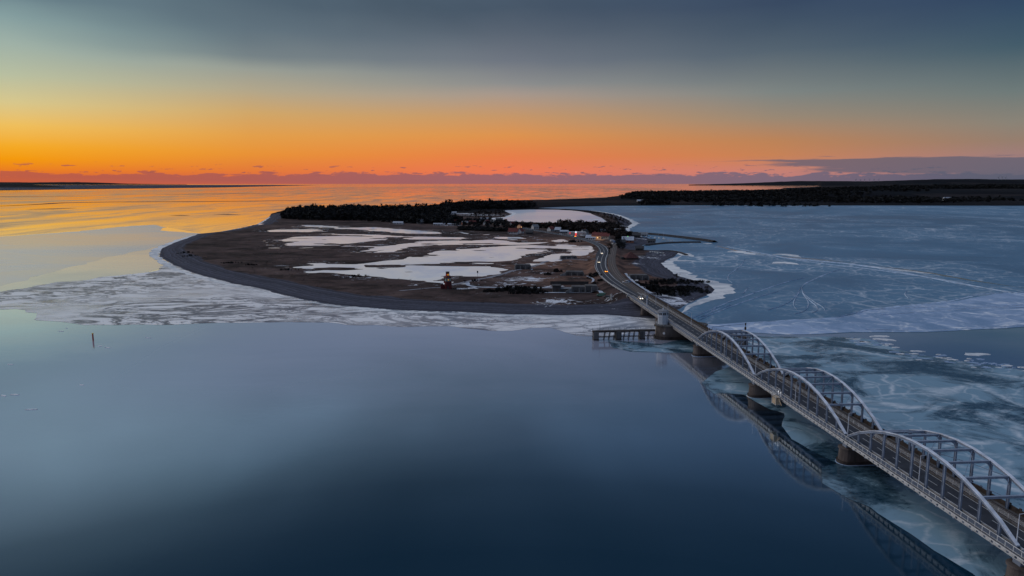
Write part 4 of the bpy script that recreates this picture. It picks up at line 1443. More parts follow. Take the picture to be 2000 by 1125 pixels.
MB().box(-.18, .18, -.18, .18, 0, 5.2).build('post', M['steel_paint'], sg)
MB().box(-.3, .3, -.5, .5, 4.6, 6.0).build('signal_head', M['steel_shade'], sg)
# work platform hung on the outer railing of the middle arch
p = bpos(80, -2.2, D)
wp = thing('work_platform', 'hanging scaffold platform with timber box on the railing of the middle arch', 'scaffold', tuple(p), BRZ)
fr = MB()
for x in (-1.4, 1.4):
    for y in (-1.4, -0.1):
        fr.tube((x, y, -2.4), (x, y, 2.6), 0.06, n=6)
for z in (-2.3, 0.0, 1.1, 2.5):
    fr.box(-1.4, 1.4, -1.44, -1.36, z, z + .08)
    fr.box(-1.4, 1.4, -.14, -.06, z, z + .08)
    for x in (-1.4, 1.4):
        fr.box(x - .04, x + .04, -1.4, -.1, z, z + .08)
fr.build('scaffold_frame', M['railing_paint'], wp)
MB().box(-1.3, 1.3, -1.32, -.2, -2.2, -0.3).build('timber_box', M['timber_tan'], wp)
MB().box(-1.3, 1.3, -1.3, -.2, -.02, .03).build('plank_floor', M['timber_tan'], wp)
for x in (-1.0, 0.6):
    MB().box(x, x + .25, 0.3, 0.36, 0.3, 1.5).build('barrier_board', M['sign_white'], wp)
MB().bar((1.5, -.6, -.3), (3.2, -.4, -1.9), .12, .3).build('support_arm', M['timber_tan'], wp)

# ------------------------------------------------------------------ vegetation
def crown_proto(kind, n, r):
    """leafy or twiggy clump faces spread through a crown of unit height; r is a random generator"""
    V = []
    for i in range(n):
        if kind == 'conifer':
            h = 0.10 + 0.9 * r.random() ** 1.3
            rad = 0.24 * (1.04 - h) * (0.35 + 0.65 * r.random())
            size = 0.055 + 0.11 * (1 - h)
        else:
            h = 0.28 + 0.70 * r.random()
            w = math.sqrt(max(0.02, 1 - ((h - 0.62) / 0.42) ** 2))
            rad = 0.40 * w * r.random() ** 0.5
            size = 0.09 + 0.07 * r.random()
        a = 2 * math.pi * r.random()
        c = np.array([rad * math.cos(a), rad * math.sin(a), h])
        d = r.normal(size=(3, 3)) * size
        if kind == 'conifer':
            d[0] += np.array([math.cos(a), math.sin(a), -0.35]) * size
            d[1] += np.array([0, 0, 0.6]) * size
        V.append(c + d)
    V = np.concatenate(V)
    V[:, 2] = np.clip(V[:, 2], 0.02, 1.06)
    return V


PROT = [crown_proto('conifer', 44, rng) for _ in range(5)] + [crown_proto('broad', 56, rng) for _ in range(7)]


def inside_px(poly_px, z=2.0, step=6.0, jitter=0.8, keep=1.0):
    poly = px_poly(poly_px, z)
    xs, ys = [p[0] for p in poly], [p[1] for p in poly]
    X, Y = np.meshgrid(np.arange(min(xs), max(xs), step), np.arange(min(ys), max(ys), step))
    X = X + rng.uniform(-jitter, jitter, X.shape) * step * 0.6
    Y = Y + rng.uniform(-jitter, jitter, Y.shape) * step * 0.6
    ok = (signed_dist(X, Y, poly) > 0) & (rng.random(X.shape) < keep)
    return np.stack([X[ok], Y[ok]], -1)


def wood(name, label, P, hgt, mat, conifer=0.5, spread=1.0):
    Vs = []
    for x, y in P:
        k = rng.integers(0, 5) if rng.random() < conifer else rng.integers(5, len(PROT))
        h = rng.uniform(*hgt) * (1.25 if rng.random() < 0.06 else 1.0) * (0.75 + 0.5 * float(vnoise(np.array([x]), np.array([y]), 0.02, 4)[0]))
        a = rng.random() * 6.28
        c, s = math.cos(a), math.sin(a)
        v = PROT[k]
        w = h * spread * rng.uniform(0.85, 1.25)
        Vs.append(np.stack([x + (v[:, 0] * c - v[:, 1] * s) * w, y + (v[:, 0] * s + v[:, 1] * c) * w, ground_z(x, y) - 0.2 + v[:, 2] * h], -1))
    V = np.concatenate(Vs)
    F = np.arange(len(V)).reshape(-1, 3)
    o = put(name, np_mesh(name, V, F, M[mat]))
    tag(o, label, 'woodland', kind='stuff')
    return o


wood('forest', 'dark forest on the far end of the headland', inside_px([(548, 428), (600, 430), (700, 431), (760, 434), (800, 436), (880, 438), (905, 433), (872, 427), (868, 421), (886, 416), (862, 411), (800, 410.5), (700, 411), (600, 412), (562, 416)], step=8.5), (7, 15), 'crown_dark', 0.6)
wood('forest', 'dark forest strip on the skyline behind the lagoon', inside_px([(862, 412), (905, 413), (930, 409), (1000, 408), (1042, 406), (1046, 403), (1000, 399.5), (940, 399.5), (880, 403), (860, 406)], step=11), (8, 17), 'crown_dark', 0.7)
wood('wood', 'low dark wood around the village houses', inside_px([(1060, 441), (1120, 440.5), (1180, 442), (1212, 447), (1221, 460), (1219, 474), (1208, 473), (1200, 462), (1178, 459), (1150, 455), (1130, 453), (1100, 452), (1065, 446.5), (1030, 445), (990, 447), (985, 441)], step=5.5), (5, 8.5), 'crown_brown', 0.25)
wood('wood', 'dark garden trees among the northern houses', inside_px([(770, 436), (830, 432), (900, 430), (940, 433), (990, 436), (1000, 442), (985, 446), (900, 442), (850, 438)], step=9, keep=0.7), (5, 9), 'crown_dark', 0.3)
wood('hedge', 'dark hedge between the meadow and the gardens', inside_px([(893, 447.5), (940, 447), (992, 449.5), (992, 452.5), (940, 451.5), (898, 450)], step=3.0), (3.0, 4.5), 'crown_dark', 0.0, 1.4)
wood('wood', 'scattered bushes on the lagoon marsh', inside_px([(930, 414), (985, 411), (985, 424), (950, 427), (915, 425)], step=15, keep=0.55), (4, 7), 'crown_brown', 0.1)
wood('scrub', 'brown scrub on the spit beside the lagoon', inside_px([(1150, 412), (1205, 421), (1230, 431), (1226, 444), (1205, 443), (1192, 436), (1178, 424)], step=8, keep=0.35), (1.5, 3.5), 'crown_brown', 0.0, 1.5)
wood('scrub', 'dark scrub between the railway and the harbour', inside_px([(1204, 471), (1222, 462), (1224, 470), (1216, 479), (1222, 486), (1206, 488)], step=5), (2.5, 6), 'crown_dark', 0.1, 1.3)
wood('scrub', 'low scrub lining the road bend by the village', inside_px([(1186, 478), (1196, 480), (1192, 500), (1188, 500), (1189, 488)], step=4.5, keep=0.7), (1.2, 2.6), 'crown_brown', 0.0, 1.5)
wood('scrub', 'low scrub behind the shingle of the bay beach', inside_px([(1250, 535), (1300, 528), (1370, 552), (1390, 562), (1330, 572), (1265, 552)], step=9, keep=0.4), (1.0, 2.2), 'crown_brown', 0.0, 2.0)
# mainland woods with fields between them
P = inside_px([(1210, 384), (1260, 376), (1400, 374), (2400, 372), (2400, 400.5), (1500, 400), (1400, 399), (1300, 392), (1240, 388)], z=5, step=27)
nz = fbm(P[:, 0] * 0.5, P[:, 1], 0.0022, 4, 55)
X_, Y_ = P[:, 0], P[:, 1]
near = np.exp(-((Y_ - 2520) / 160) ** 2) * sstep(900, 1500, X_)
keep = (nz + 0.22 * near + 0.20 * np.exp(-((Y_ - 3900) / 500) ** 2)) > 0.55
wood('forest', 'dark woods scattered over the mainland hills', P[keep], (10, 15), 'crown_dark', 0.5, 1.6)
wood('forest', 'wooded knoll at the western end of the mainland', inside_px([(1212, 385), (1240, 380), (1262, 377), (1330, 378), (1330, 383), (1260, 386)], z=8, step=20), (10, 16), 'crown_dark', 0.5, 1.3)
wood('copse', 'small dark copse on the flat isthmus by the bay', inside_px([(1246, 398), (1280, 395), (1310, 397), (1306, 399.5), (1250, 400)], step=13), (8, 12), 'crown_dark', 0.4, 1.3)
Vh = []
HP = np.concatenate([inside_px([(330, 492), (420, 480), (600, 484), (900, 560), (1160, 575), (1230, 600), (1000, 606), (700, 590), (480, 550), (360, 515)], step=9, keep=0.5),
                     inside_px([(1300, 600), (1390, 562), (1300, 520), (1215, 525), (1240, 560)], step=7, keep=0.5), inside_px([(540, 436), (1000, 460), (1160, 475), (1000, 530), (600, 515), (450, 470)], step=16, keep=0.35)])
hn = fbm(HP[:, 0], HP[:, 1], 0.03, 3, 77)
HP = HP[hn > 0.47]
for x, y in HP:
    z = ground_z(x, y)
    if z < 1.5 or signed_dist(np.array([x]), np.array([y]), LAND)[0] < 24:
        continue
    v = PROT[rng.integers(5, len(PROT))][:24]
    h = rng.uniform(0.5, 1.1)
    w = rng.uniform(1.6, 3.6)
    Vh.append(np.stack([x + v[:, 0] * w * 1.5, y + v[:, 1] * w, z - 0.35 * h + v[:, 2] * h], -1))
V = np.concatenate(Vh)
tag(put('heath_tussocks', np_mesh('heath_tussocks', V, np.arange(len(V)).reshape(-1, 3), M['heath'])), 'low dark heath tussocks over the brown meadow', 'heath', kind='stuff')


def shrub(u, v, label, size, hgt, n=26, group='dark shrub thickets on the point'):
    p = on_ground(u, v)
    t = thing('shrub', label, 'shrub', tuple(p), rng.random() * 0.4, group)
    Vs = []
    for i in range(n):
        a, r_ = rng.random() * 6.28, math.sqrt(rng.random())
        x, y = size[0] * r_ * math.cos(a), size[1] * r_ * math.sin(a)
        h = hgt * rng.uniform(0.6, 1.15) * (1.1 - 0.5 * r_)
        q = PROT[rng.integers(5, len(PROT))]
        zz = ground_z(p.x + x, p.y + y) - p.z - 0.4 * h
        Vs.append(np.stack([x + q[:, 0] * h * 1.5, y + q[:, 1] * h * 1.3, zz + q[:, 2] * h * 1.4], -1))
    V = np.concatenate(Vs)
    put('crown', np_mesh('crown', V, np.arange(len(V)).reshape(-1, 3), M['crown_dark']), t)
    st = MB()
    for i in range(5):
        a = i * 1.3
        st.tube((0.2 * math.cos(a), 0.2 * math.sin(a), -.2), (0.8 * math.cos(a), 0.8 * math.sin(a), hgt * .7), 0.06, 0.02, 5)
    st.build('trunk', M['bark'], t)


shrub(1000, 567, 'long dark thicket right of the lighthouse by the snowy track', (20, 5), 2.8, 60)
shrub(1030, 573, 'dark thicket between the long thicket and the bunkers', (14, 4.5), 2.6, 44)
shrub(965, 570, 'low dark bush patch nearest the lighthouse on its right', (8, 2.5), 1.6, 18)
shrub(1088, 531, 'dark bush left of the low bunker below the road curve', (4.5, 3), 2.6, 14)
shrub(1070, 537, 'smaller bush beside the snowy meadow left of the bunker', (3.2, 2.5), 1.8, 12)
shrub(1160, 540, 'dark brush on the road embankment', (5, 8), 2.4, 20)
shrub(1166, 552, 'lower brush at the foot of the road embankment', (4, 5), 2.0, 16)
shrub(1312, 552, 'broad dark thicket behind the bunker right of the bridge', (20, 9), 2.6, 70)
shrub(1290, 568, 'dark thicket close to the bridge on the bay side', (15, 9), 3.0, 70)
shrub(1345, 567, 'dark thicket near the tip of the bay beach', (15, 8), 2.8, 60)
shrub(1262, 562, 'dark brush beside the railway above the bay beach', (9, 8), 2.8, 40)
shrub(1310, 575, 'dark thicket in front of the others on the bay side', (14, 6), 2.8, 44)
shrub(1375, 552, 'small dark thicket along the eastern shingle edge', (9, 4), 1.8, 18)
shrub(360, 494, 'leftmost dark bushes on the western shingle bend', (9, 5), 1.6, 18)
shrub(370, 500, 'dark bushes behind the leftmost ones on the shingle bend', (7, 4), 1.5, 14)
shrub(450, 514, 'dark bush row along the western beach ridge', (12, 3.5), 1.4, 20)
shrub(488, 518, 'short dark bush at the end of the western bush row', (6, 3), 1.4, 14)
shrub(565, 527, 'dark bush patch left of the lower pond tip', (8, 3), 1.4, 16)
shrub(700, 540, 'dark bush patch at the lower edge of the ponds', (9, 3), 1.5, 16)
shrub(925, 549, 'low bushes behind the lighthouse beside the pond', (8, 3), 1.3, 14)
shrub(1118, 473, 'dark roadside bush row before the village', (13, 4), 2.4, 24)
shrub(1230, 460, 'dark tree group above the harbour house', (7, 6), 5.0, 26)

# ------------------------------------------------------------------ buildings
def house(u, v, w, d, h, label, wall='white_wall', roof='red_roof', rz=0.0, rh=None, lit=0, chimney=True, cat='house', name='house', nwin=3, group=None):
    p = on_ground(u, v)
    t = thing(name, label, cat, (p.x, p.y, p.z - 0.15), rz, group)
    rh = rh if rh is not None else d * 0.42
    b = MB()
    x, y = w / 2, d / 2
    b.v = [(-x, -y, 0), (x, -y, 0), (x, y, 0), (-x, y, 0), (-x, -y, h), (x, -y, h), (x, y, h), (-x, y, h), (-x, 0, h + rh), (x, 0, h + rh)]
    b.f = [(0, 1, 5, 4), (2, 3, 7, 6), (1, 2, 6, 9, 5), (3, 0, 4, 8, 7)]
    wl = b.build('wall', M[wall], t)
    r = MB()
    ov, th = 0.45, 0.22
    for sg in (-1, 1):
        y1 = sg * (y + ov)
        z1 = h - rh * ov / y
        a = [(-x - ov, 0, h + rh + .02), (x + ov, 0, h + rh + .02), (x + ov, y1, z1 + .02), (-x - ov, y1, z1 + .02)]
        q = [(c[0], c[1], c[2] + th) for c in a]
        k = len(r.v)
        r.v += a + q
        r.f += [(k + 4, k + 5, k + 6, k + 7), (k, k + 3, k + 2, k + 1), (k, k + 1, k + 5, k + 4), (k + 1, k + 2, k + 6, k + 5), (k + 2, k + 3, k + 7, k + 6), (k + 3, k, k + 4, k + 7)]
    rf_ = r.build('roof', M[roof], t)
    if chimney:
        MB().box(x * .3, x * .3 + .7, -.35, .35, h + rh * .6, h + rh + 1.0).build('chimney', M['brick_wall'], rf_)
    ww = w / (nwin + 1)
    wm = MB().box(-.55, .55, -.05, .05, -.6, .6)
    lm_ = wm.mesh('window', M['window_lit'])
    gm_ = wm.mesh('window', M['glass'])
    for i in range(nwin):
        put('window', lm_ if i < lit else gm_, t, (-x + ww * (i + 1), -y - .03, h * .58))
    MB().box(-.5, .5, -.06, .04, 0, 2.1).build('door', M['dark_wall'], t, (-x + ww * .45, -y - .02, 0.1))
    return t


# farmhouse by the road: white gables, red roofs
house(1003, 457, 13, 8, 3.6, 'white farmhouse with steep red roof beside the road', roof='red_roof', rz=R(-14), rh=4.2, nwin=5)
house(1016, 455.5, 10, 7, 3.2, 'red-roofed wing with white gable behind the farmhouse', roof='red_roof', rz=R(70), rh=4.0)
house(1034, 457, 9, 6, 2.6, 'dark low barn at the right end of the farmhouse', wall='dark_wall', roof='dark_roof', rz=R(-10), chimney=False, cat='barn')
# houses along the main road
house(1171, 468.5, 17, 10, 5.4, 'large warmly lit house with orange facade at the road junction', wall='facade_lit', roof='red_roof', rz=R(-22), rh=3.4, nwin=6, lit=3)
house(1183, 467, 9, 8, 4.0, 'brown brick annex right of the lit house', wall='cream_wall', roof='red_roof', rz=R(-22), rh=2.6)
house(1154.5, 468.5, 12, 7, 3.0, 'white twin-gabled house with pale snowy roof left of the lit house', roof='snow_roof', rz=R(-18), nwin=4)
house(1161, 462, 8, 6, 3.2, 'pink gabled cottage behind the white twin-gabled house', wall='cream_wall', roof='red_roof', rz=R(60), lit=1)
house(1130, 451.5, 11, 8, 3.2, 'grey-roofed house half hidden in the village wood', wall='grey_wall', roof='grey_roof', rz=R(30), rh=3.6)
house(1102, 455.5, 11, 7, 2.8, 'low house with pale snowy roof left of the filling station', wall='grey_wall', roof='snow_roof', rz=R(-5), rh=1.4, chimney=False)
house(1158.5, 446, 8, 6, 3.4, 'pink brick cottage at the back of the wood by the lagoon', wall='cream_wall', roof='red_roof', rz=R(75), rh=3.4)
house(1199, 449, 24, 11, 3.4, 'big barn with long grey roof at the edge of the wood', wall='dark_wall', roof='grey_roof', rz=R(-16), rh=3.6, chimney=False, cat='barn')
house(1092, 440.5, 14, 8, 4.0, 'dark flat-roofed building at the lagoon, left of two', wall='dark_wall', roof='dark_roof', rh=0.6, chimney=False, cat='building')
house(1111, 440.5, 19, 8, 4.0, 'dark flat-roofed building at the lagoon, right of two', wall='dark_wall', roof='dark_roof', rh=0.6, chimney=False, cat='building')
house(951, 438.5, 12, 8, 3.2, 'red-roofed house with white gable in front of the lagoon', roof='red_roof', rz=R(65), rh=4.2)
house(923, 438, 11, 8, 3.0, 'red-brown house left of the red-roofed lagoon house', wall='brick_wall', roof='red_roof', rz=R(5), rh=3.0)
house(908, 438.5, 10, 8, 3.0, 'small brick house at the western end of the red roofs', wall='brick_wall', roof='grey_roof', rz=R(20), rh=2.6)
house(865, 437, 11, 9, 2.2, 'house with tall white A-shaped gable facing the meadow', roof='dark_roof', rz=R(88), rh=6.5, nwin=1)
house(858, 439.6, 18, 7, 2.4, 'long low pale building below the A-shaped gable', roof='snow_roof', rh=0.8, chimney=False)
house(884, 440.2, 15, 7, 2.4, 'low pale building right of the A-shaped gable', roof='snow_roof', rh=0.8, chimney=False)
house(822, 436.5, 12, 8, 3.2, 'grey gabled house at the forest edge', wall='grey_wall', roof='grey_roof', rz=R(60), rh=4.0)
house(778, 437.8, 16, 8, 2.8, 'low white house at the western edge of the village', roof='snow_roof', rz=R(-6), rh=1.6)
house(795, 427, 13, 8, 3.0, 'pale roof glimpsed inside the western forest', wall='grey_wall', roof='snow_roof', rz=R(-6), rh=1.6)
house(1000, 443, 10, 8, 3.6, 'white gabled house with red roof above the farmhouse', roof='red_roof', rz=R(60), rh=4.0)
house(1014.5, 446, 7, 6, 4.0, 'narrow orange-lit house above the farmhouse', wall='facade_lit', roof='red_roof', rz=R(80), rh=2.4, lit=2, nwin=2)
house(1030, 442.5, 13, 8, 3.0, 'wide red-roofed house in the trees near the lagoon', wall='brick_wall', roof='red_roof', rz=R(8), rh=2.6)
house(948, 429.5, 18, 7, 3.0, 'long white shed by the lagoon shore', roof='snow_roof', rh=1.0, chimney=False, cat='shed', name='shed')
house(975, 431.5, 12, 7, 3.2, 'dark house on the lagoon shore', wall='dark_wall', roof='dark_roof', rh=2.2)
house(884, 418, 16, 9, 3.6, 'white house on the snowy clearing in the forest', roof='snow_roof', rz=R(10), rh=1.4)
house(873, 412, 12, 9, 3.4, 'second pale building at the top of the forest clearing', wall='cream_wall', roof='snow_roof', rz=R(-8), rh=1.4)
house(931, 446.5, 21, 7, 2.2, 'long pale greenhouse roof behind the hedge', wall='grey_wall', roof='snow_roof', rh=0.9, chimney=False, cat='shed', name='shed')
house(1250, 394, 20, 10, 4, 'tiny pale farm on the isthmus beside the copse', roof='snow_roof', rh=3)
for u_, v_, w_, wl_, rf_n, lb_ in [(1045, 447, 9, 'white_wall', 'grey_roof', 'white cottage with grey roof at the lagoon end of the wood'), (1062, 443.5, 10, 'cream_wall', 'red_roof', 'cream cottage with red roof deep in the village wood'),
                              (1076, 451.5, 9, 'white_wall', 'red_roof', 'white cottage with red roof beside the main road'), (1090, 453, 8, 'grey_wall', 'snow_roof', 'small grey cottage with snowy roof beside the main road'),
                              (1141, 457.5, 9, 'white_wall', 'dark_roof', 'white cottage with dark roof behind the filling station'), (1176, 457, 10, 'grey_wall', 'snow_roof', 'grey house with snowy roof behind the lit house'),
                              (893, 436.5, 10, 'white_wall', 'red_roof', 'white cottage with red roof among the northern gardens'), (938, 434.5, 9, 'white_wall', 'snow_roof', 'white cottage with snowy roof above the red-brown house'),
                              (963, 437.5, 9, 'cream_wall', 'grey_roof', 'cream cottage with grey roof near the lagoon shore'), (985, 439.5, 9, 'white_wall', 'dark_roof', 'white cottage with dark roof left of the white gabled house'),
                              (842, 435, 10, 'grey_wall', 'dark_roof', 'grey cottage with dark roof at the forest corner'), (1207, 456, 9, 'white_wall', 'grey_roof', 'white cottage with grey roof by the harbour wood')]:
    house(u_, v_, w_, 7, 3.4, lb_, wl_, rf_n, R(rng.uniform(-40, 60)), 3.2)
# harbour buildings
hh = house(1226, 473.5, 13, 10, 3.2, 'red harbour house with snow-edged hip roof and green light', wall='brick_wall', roof='snow_roof', rz=R(-8), rh=3.6)
MB().box(-.3, .3, -.3, .3, 6.6, 7.3).build('green_lamp', M['green_light'], hh)
house(1213, 476.5, 8, 6, 2.6, 'dark boat shed left of the red harbour house', wall='dark_wall', roof='dark_roof', rz=R(10), chimney=False, cat='shed', name='shed')
house(1243, 463.5, 10, 6, 3.0, 'dark fishing shed at the root of the outer breakwater', wall='dark_wall', roof='dark_roof', rz=R(-8), chimney=False, cat='shed', name='shed')
house(1256, 461.5, 12, 6, 2.8, 'pale row shed beside the outer breakwater', wall='grey_wall', roof='grey_roof', rz=R(-10), chimney=False, cat='shed', name='shed')
house(1272, 474, 9, 5, 2.4, 'blue-grey hut on the harbour quay', wall='grey_wall', roof='dark_roof', rz=R(-4), chimney=False, cat='shed', name='shed')
house(1249, 489, 8, 5, 2.6, 'dark hut at the root of the low jetty', wall='dark_wall', roof='dark_roof', rz=R(-4), chimney=False, cat='shed', name='shed', nwin=2)
# hipped red roof
p = on_ground(1231, 506)
t = thing('hip_roof_house', 'low house with dark red pyramid roof beside the railway', 'house', (p.x, p.y, p.z - .1), R(12))
MB().box(-5.6, 5.6, -5.2, 5.2, 0, 1.6).build('wall', M['dark_wall'], t)
MB().prism([(-6.4, -6), (6.4, -6), (6.4, 6), (-6.4, 6)], 1.6, 6.6, 0.08).build('roof', M['dark_red_roof'], t)
MB().box(-.9, .9, -5.3, -5.2, 0, 1.5).build('door', M['timber_dark'], t)
MB().box(-9.2, -6.6, -2, 2, 0, 2.2).build('side_shed', M['dark_wall'], t)
# filling station
p = on_ground(1127, 460)
t = thing('filling_station', 'filling station canopy with white and red signs by the road', 'filling station', (p.x, p.y, p.z), R(-12))
MB().box(-11, 11, -3.5, 3.5, 4.2, 4.9).build('canopy', M['white_wall'], t)
for x in (-8, 0, 8):
    MB().box(x - .2, x + .2, -.2, .2, 0, 4.2).build('pillar', M['grey_wall'], t)
MB().box(-13, 11, 5, 11, 0, 3.6).build('shop', M['white_wall'], t)
MB().box(-2.0, 0.0, -4.2, -4.0, 0.4, 3.6).build('red_sign', M['sign_red'], t)
MB().box(-2.0, 0.0, -4.3, -4.1, 3.6, 5.6).build('white_sign', M['sign_white'], t)
MB().box(-9.2, -8.0, -4.0, -3.8, 2.8, 4.0).build('red_sign', M['sign_red'], t)
MB().box(5, 6.4, -3.7, -3.55, 4.2, 4.9).build('blue_sign', M['car_blue'], t)


# bunkers
def bunker(u, v, w, d, h, label, rz=0.0, bays=3, wing=True):
    p = on_ground(u, v)
    t = thing('bunker', label, 'bunker', (p.x, p.y, p.z - .25), rz)
    x, y = w / 2, d / 2
    MB().prism([(-x, -y), (x, -y), (x, y), (-x, y)], 0, h, 0.95).build('concrete_shell', M['concrete_dark'], t)
    MB().box(-x * .9, x * .9, -y * .85, y * .85, h, h + .55).build('roof_slab', M['concrete_dark'], t)
    bw = w / bays
    om = MB().box(-.8, .8, -.12, .1, 0, 1.5).mesh('opening', M['dark_wall'])
    for i in range(bays):
        put('opening', om, t, (-x + bw * (i + .5), -y - .02 + .1, 0.35))
    bt = MB().box(-.22, .22, -.35, .35, 0, h * .92).mesh('buttress', M['concrete'])
    for i in range(bays + 1):
        put('buttress', bt, t, (-x * .97 + (w * .97) / bays * i, -y, 0))
    if wing:
        wv = MB()
        wv.v = [(-x, -y, 0), (-x - 4.0, -y - 3, 0), (-x - 4.0, -y - 3, h * .45), (-x, -y, h * .95), (-x, -y + .7, 0), (-x - 4.0, -y - 2.3, 0), (-x - 4.0, -y - 2.3, h * .45), (-x, -y + .7, h * .95)]
        wv.f = [(0, 3, 2, 1), (4, 5, 6, 7), (1, 2, 6, 5), (2, 3, 7, 6), (0, 1, 5, 4), (0, 4, 7, 3)]
        wv.build('wing_wall', M['concrete'], t)
    return t


bunker(1122, 537, 14, 8, 2.6, 'concrete bunker with pale wing wall below the road curve', R(-3), 3)
bunker(1130, 569.5, 9.5, 8, 3.4, 'large concrete bunker by the embankment, left half of the pair', 0.0, 2)
bunker(1154, 569.5, 8.2, 8, 4.0, 'large concrete bunker by the embankment, right half of the pair', 0.0, 2, False)
bunker(1021, 525, 13, 7, 3.4, 'lone concrete bunker at the edge of the ponds', R(4), 3, False)
bunker(1110, 505, 15, 6, 2.2, 'low bunker beside the track near the road', R(6), 3, False)
bunker(1246, 546, 14, 8, 3.4, 'concrete bunker right of the railway near the bay', R(2), 3)
p = on_ground(1090, 569)
t = thing('black_shed', 'black timber shed with low lean-to left of the bunker pair', 'shed', (p.x, p.y, p.z - .2), 0)
MB().box(-3.6, 1.6, -3, 3, 0, 4.2).build('wall', M['dark_wall'], t)
MB().box(-3.9, 1.9, -3.3, 3.3, 4.2, 4.45).build('roof', M['dark_roof'], t)
MB().box(1.62, 10, -2.6, 2.8, 0, 2.2).build('lean_to', M['dark_wall'], t)
MB().box(1.62, 10.3, -2.9, 3.0, 2.2, 2.4).build('lean_to_roof', M['grey_roof'], t)
MB().box(-1.6, 0, -3.06, -2.98, 0, 2.3).build('door', M['timber_dark'], t)

p = on_ground(1112, 556)
t = thing('retaining_wall', 'long dark retaining wall in front of the rusty grass mound', 'wall', (p.x, p.y, p.z - .2), R(-2))
MB().box(-13, 13, -.4, .4, 0, 2.3).build('wall_face', M['dark_wall'], t)
MB().box(-13.2, 13.2, -.5, .5, 2.3, 2.5).build('coping', M['timber_dark'], t)

# red lighthouse
p = on_ground(874.5, 563.5)
t = thing('lighthouse', 'small red lighthouse with lantern windows on the grassy point', 'lighthouse', (p.x, p.y, p.z - .1), R(8))
bs = MB().prism(reg(8, 2.85, o8), 0, 5.2, 0.97).build('base', M['lighthouse_red'], t)
MB().box(-.5, .5, -2.72, -2.6, 0, 2.0).build('door', M['dark_wall'], bs)
MB().box(-4.6, -2.5, -1.5, 1.5, 0, 3.4).build('annex', M['lighthouse_red'], t)
MB().box(-4.7, -2.5, -1.6, 1.6, 3.4, 3.55).build('annex_roof', M['grey_roof'], t)
MB().box(-2.75, -2.35, -2.0, -1.5, 3.3, 3.8).build('wall_lamp', M['sign_white'], t)
lr = MB().prism(reg(8, 2.3, o8), 5.2, 7.4).build('lantern_room', M['lamp_glass_green'], t)
mu = MB()
for q in reg(8, 2.36, o8):
    mu.box(q[0] - .12, q[0] + .12, q[1] - .12, q[1] + .12, 5.2, 7.4)
mu.build('mullion', M['lighthouse_red'], lr)
MB().box(.1, .9, -2.26, -2.1, 5.8, 6.5).build('lamp', M['beacon_orange'], lr)
MB().prism(reg(8, 2.95, o8), 7.4, 7.7).prism(reg(8, 2.85, o8), 7.7, 8.6, 0.7).build('gallery', M['lighthouse_red'], t)
tp_ = MB().prism(reg(8, 1.25, o8), 8.6, 11.0).build('top_lantern', M['lighthouse_red'], t)
MB().box(-.1, .75, -1.24, -1.10, 8.95, 9.95).build('lit_window', M['beacon_orange'], tp_)
MB().box(-.75, -.35, -1.24, -1.10, 8.95, 9.75).build('dark_window', M['tail_red'], tp_)
MB().prism(reg(8, 1.4, o8), 11.0, 11.35).build('cap', M['dark_roof'], t)

# posts and signs near the lighthouse
p = on_ground(933, 561)
t = thing('signal_mast', 'tall thin signal mast with round head beside the track fork', 'mast', tuple(p), 0)
MB().tube((0, 0, 0), (0, 0, 10.5), 0.10, 0.07).build('pole', M['timber_grey'], t)
MB().box(-.45, .45, -.2, .2, 9.6, 11.0).build('signal_head', M['dark_wall'], t)
p = on_ground(935, 564)
t = thing('road_sign', 'small triangular road sign at the track fork', 'sign', tuple(p), 0)
MB().tube((0, 0, 0), (0, 0, 2.6), 0.07).build('post', M['steel_paint'], t)
tri = MB()
tri.v = [(-.55, -.1, 2.5), (.55, -.1, 2.5), (0, -.1, 3.4), (-.55, -.04, 2.5), (.55, -.04, 2.5), (0, -.04, 3.4)]
tri.f = [(0, 1, 2), (5, 4, 3), (0, 3, 4, 1), (1, 4, 5, 2), (2, 5, 3, 0)]
tri.build('sign_plate', M['white_wall'], t)
for u, lb in ((983, 'left of two thin poles standing by the snowy track'), (992.5, 'right of two thin poles standing by the snowy track')):
    p = on_ground(u, 564)
    t = thing('pole', lb, 'pole', tuple(p), 0, 'poles by the track')
    MB().tube((0, 0, 0), (0, 0, 4.8), 0.08, 0.06).build('shaft', M['timber_grey'], t)
    MB().box(-.3, .3, -.05, .05, 4.4, 4.6).build('crossarm', M['timber_grey'], t)


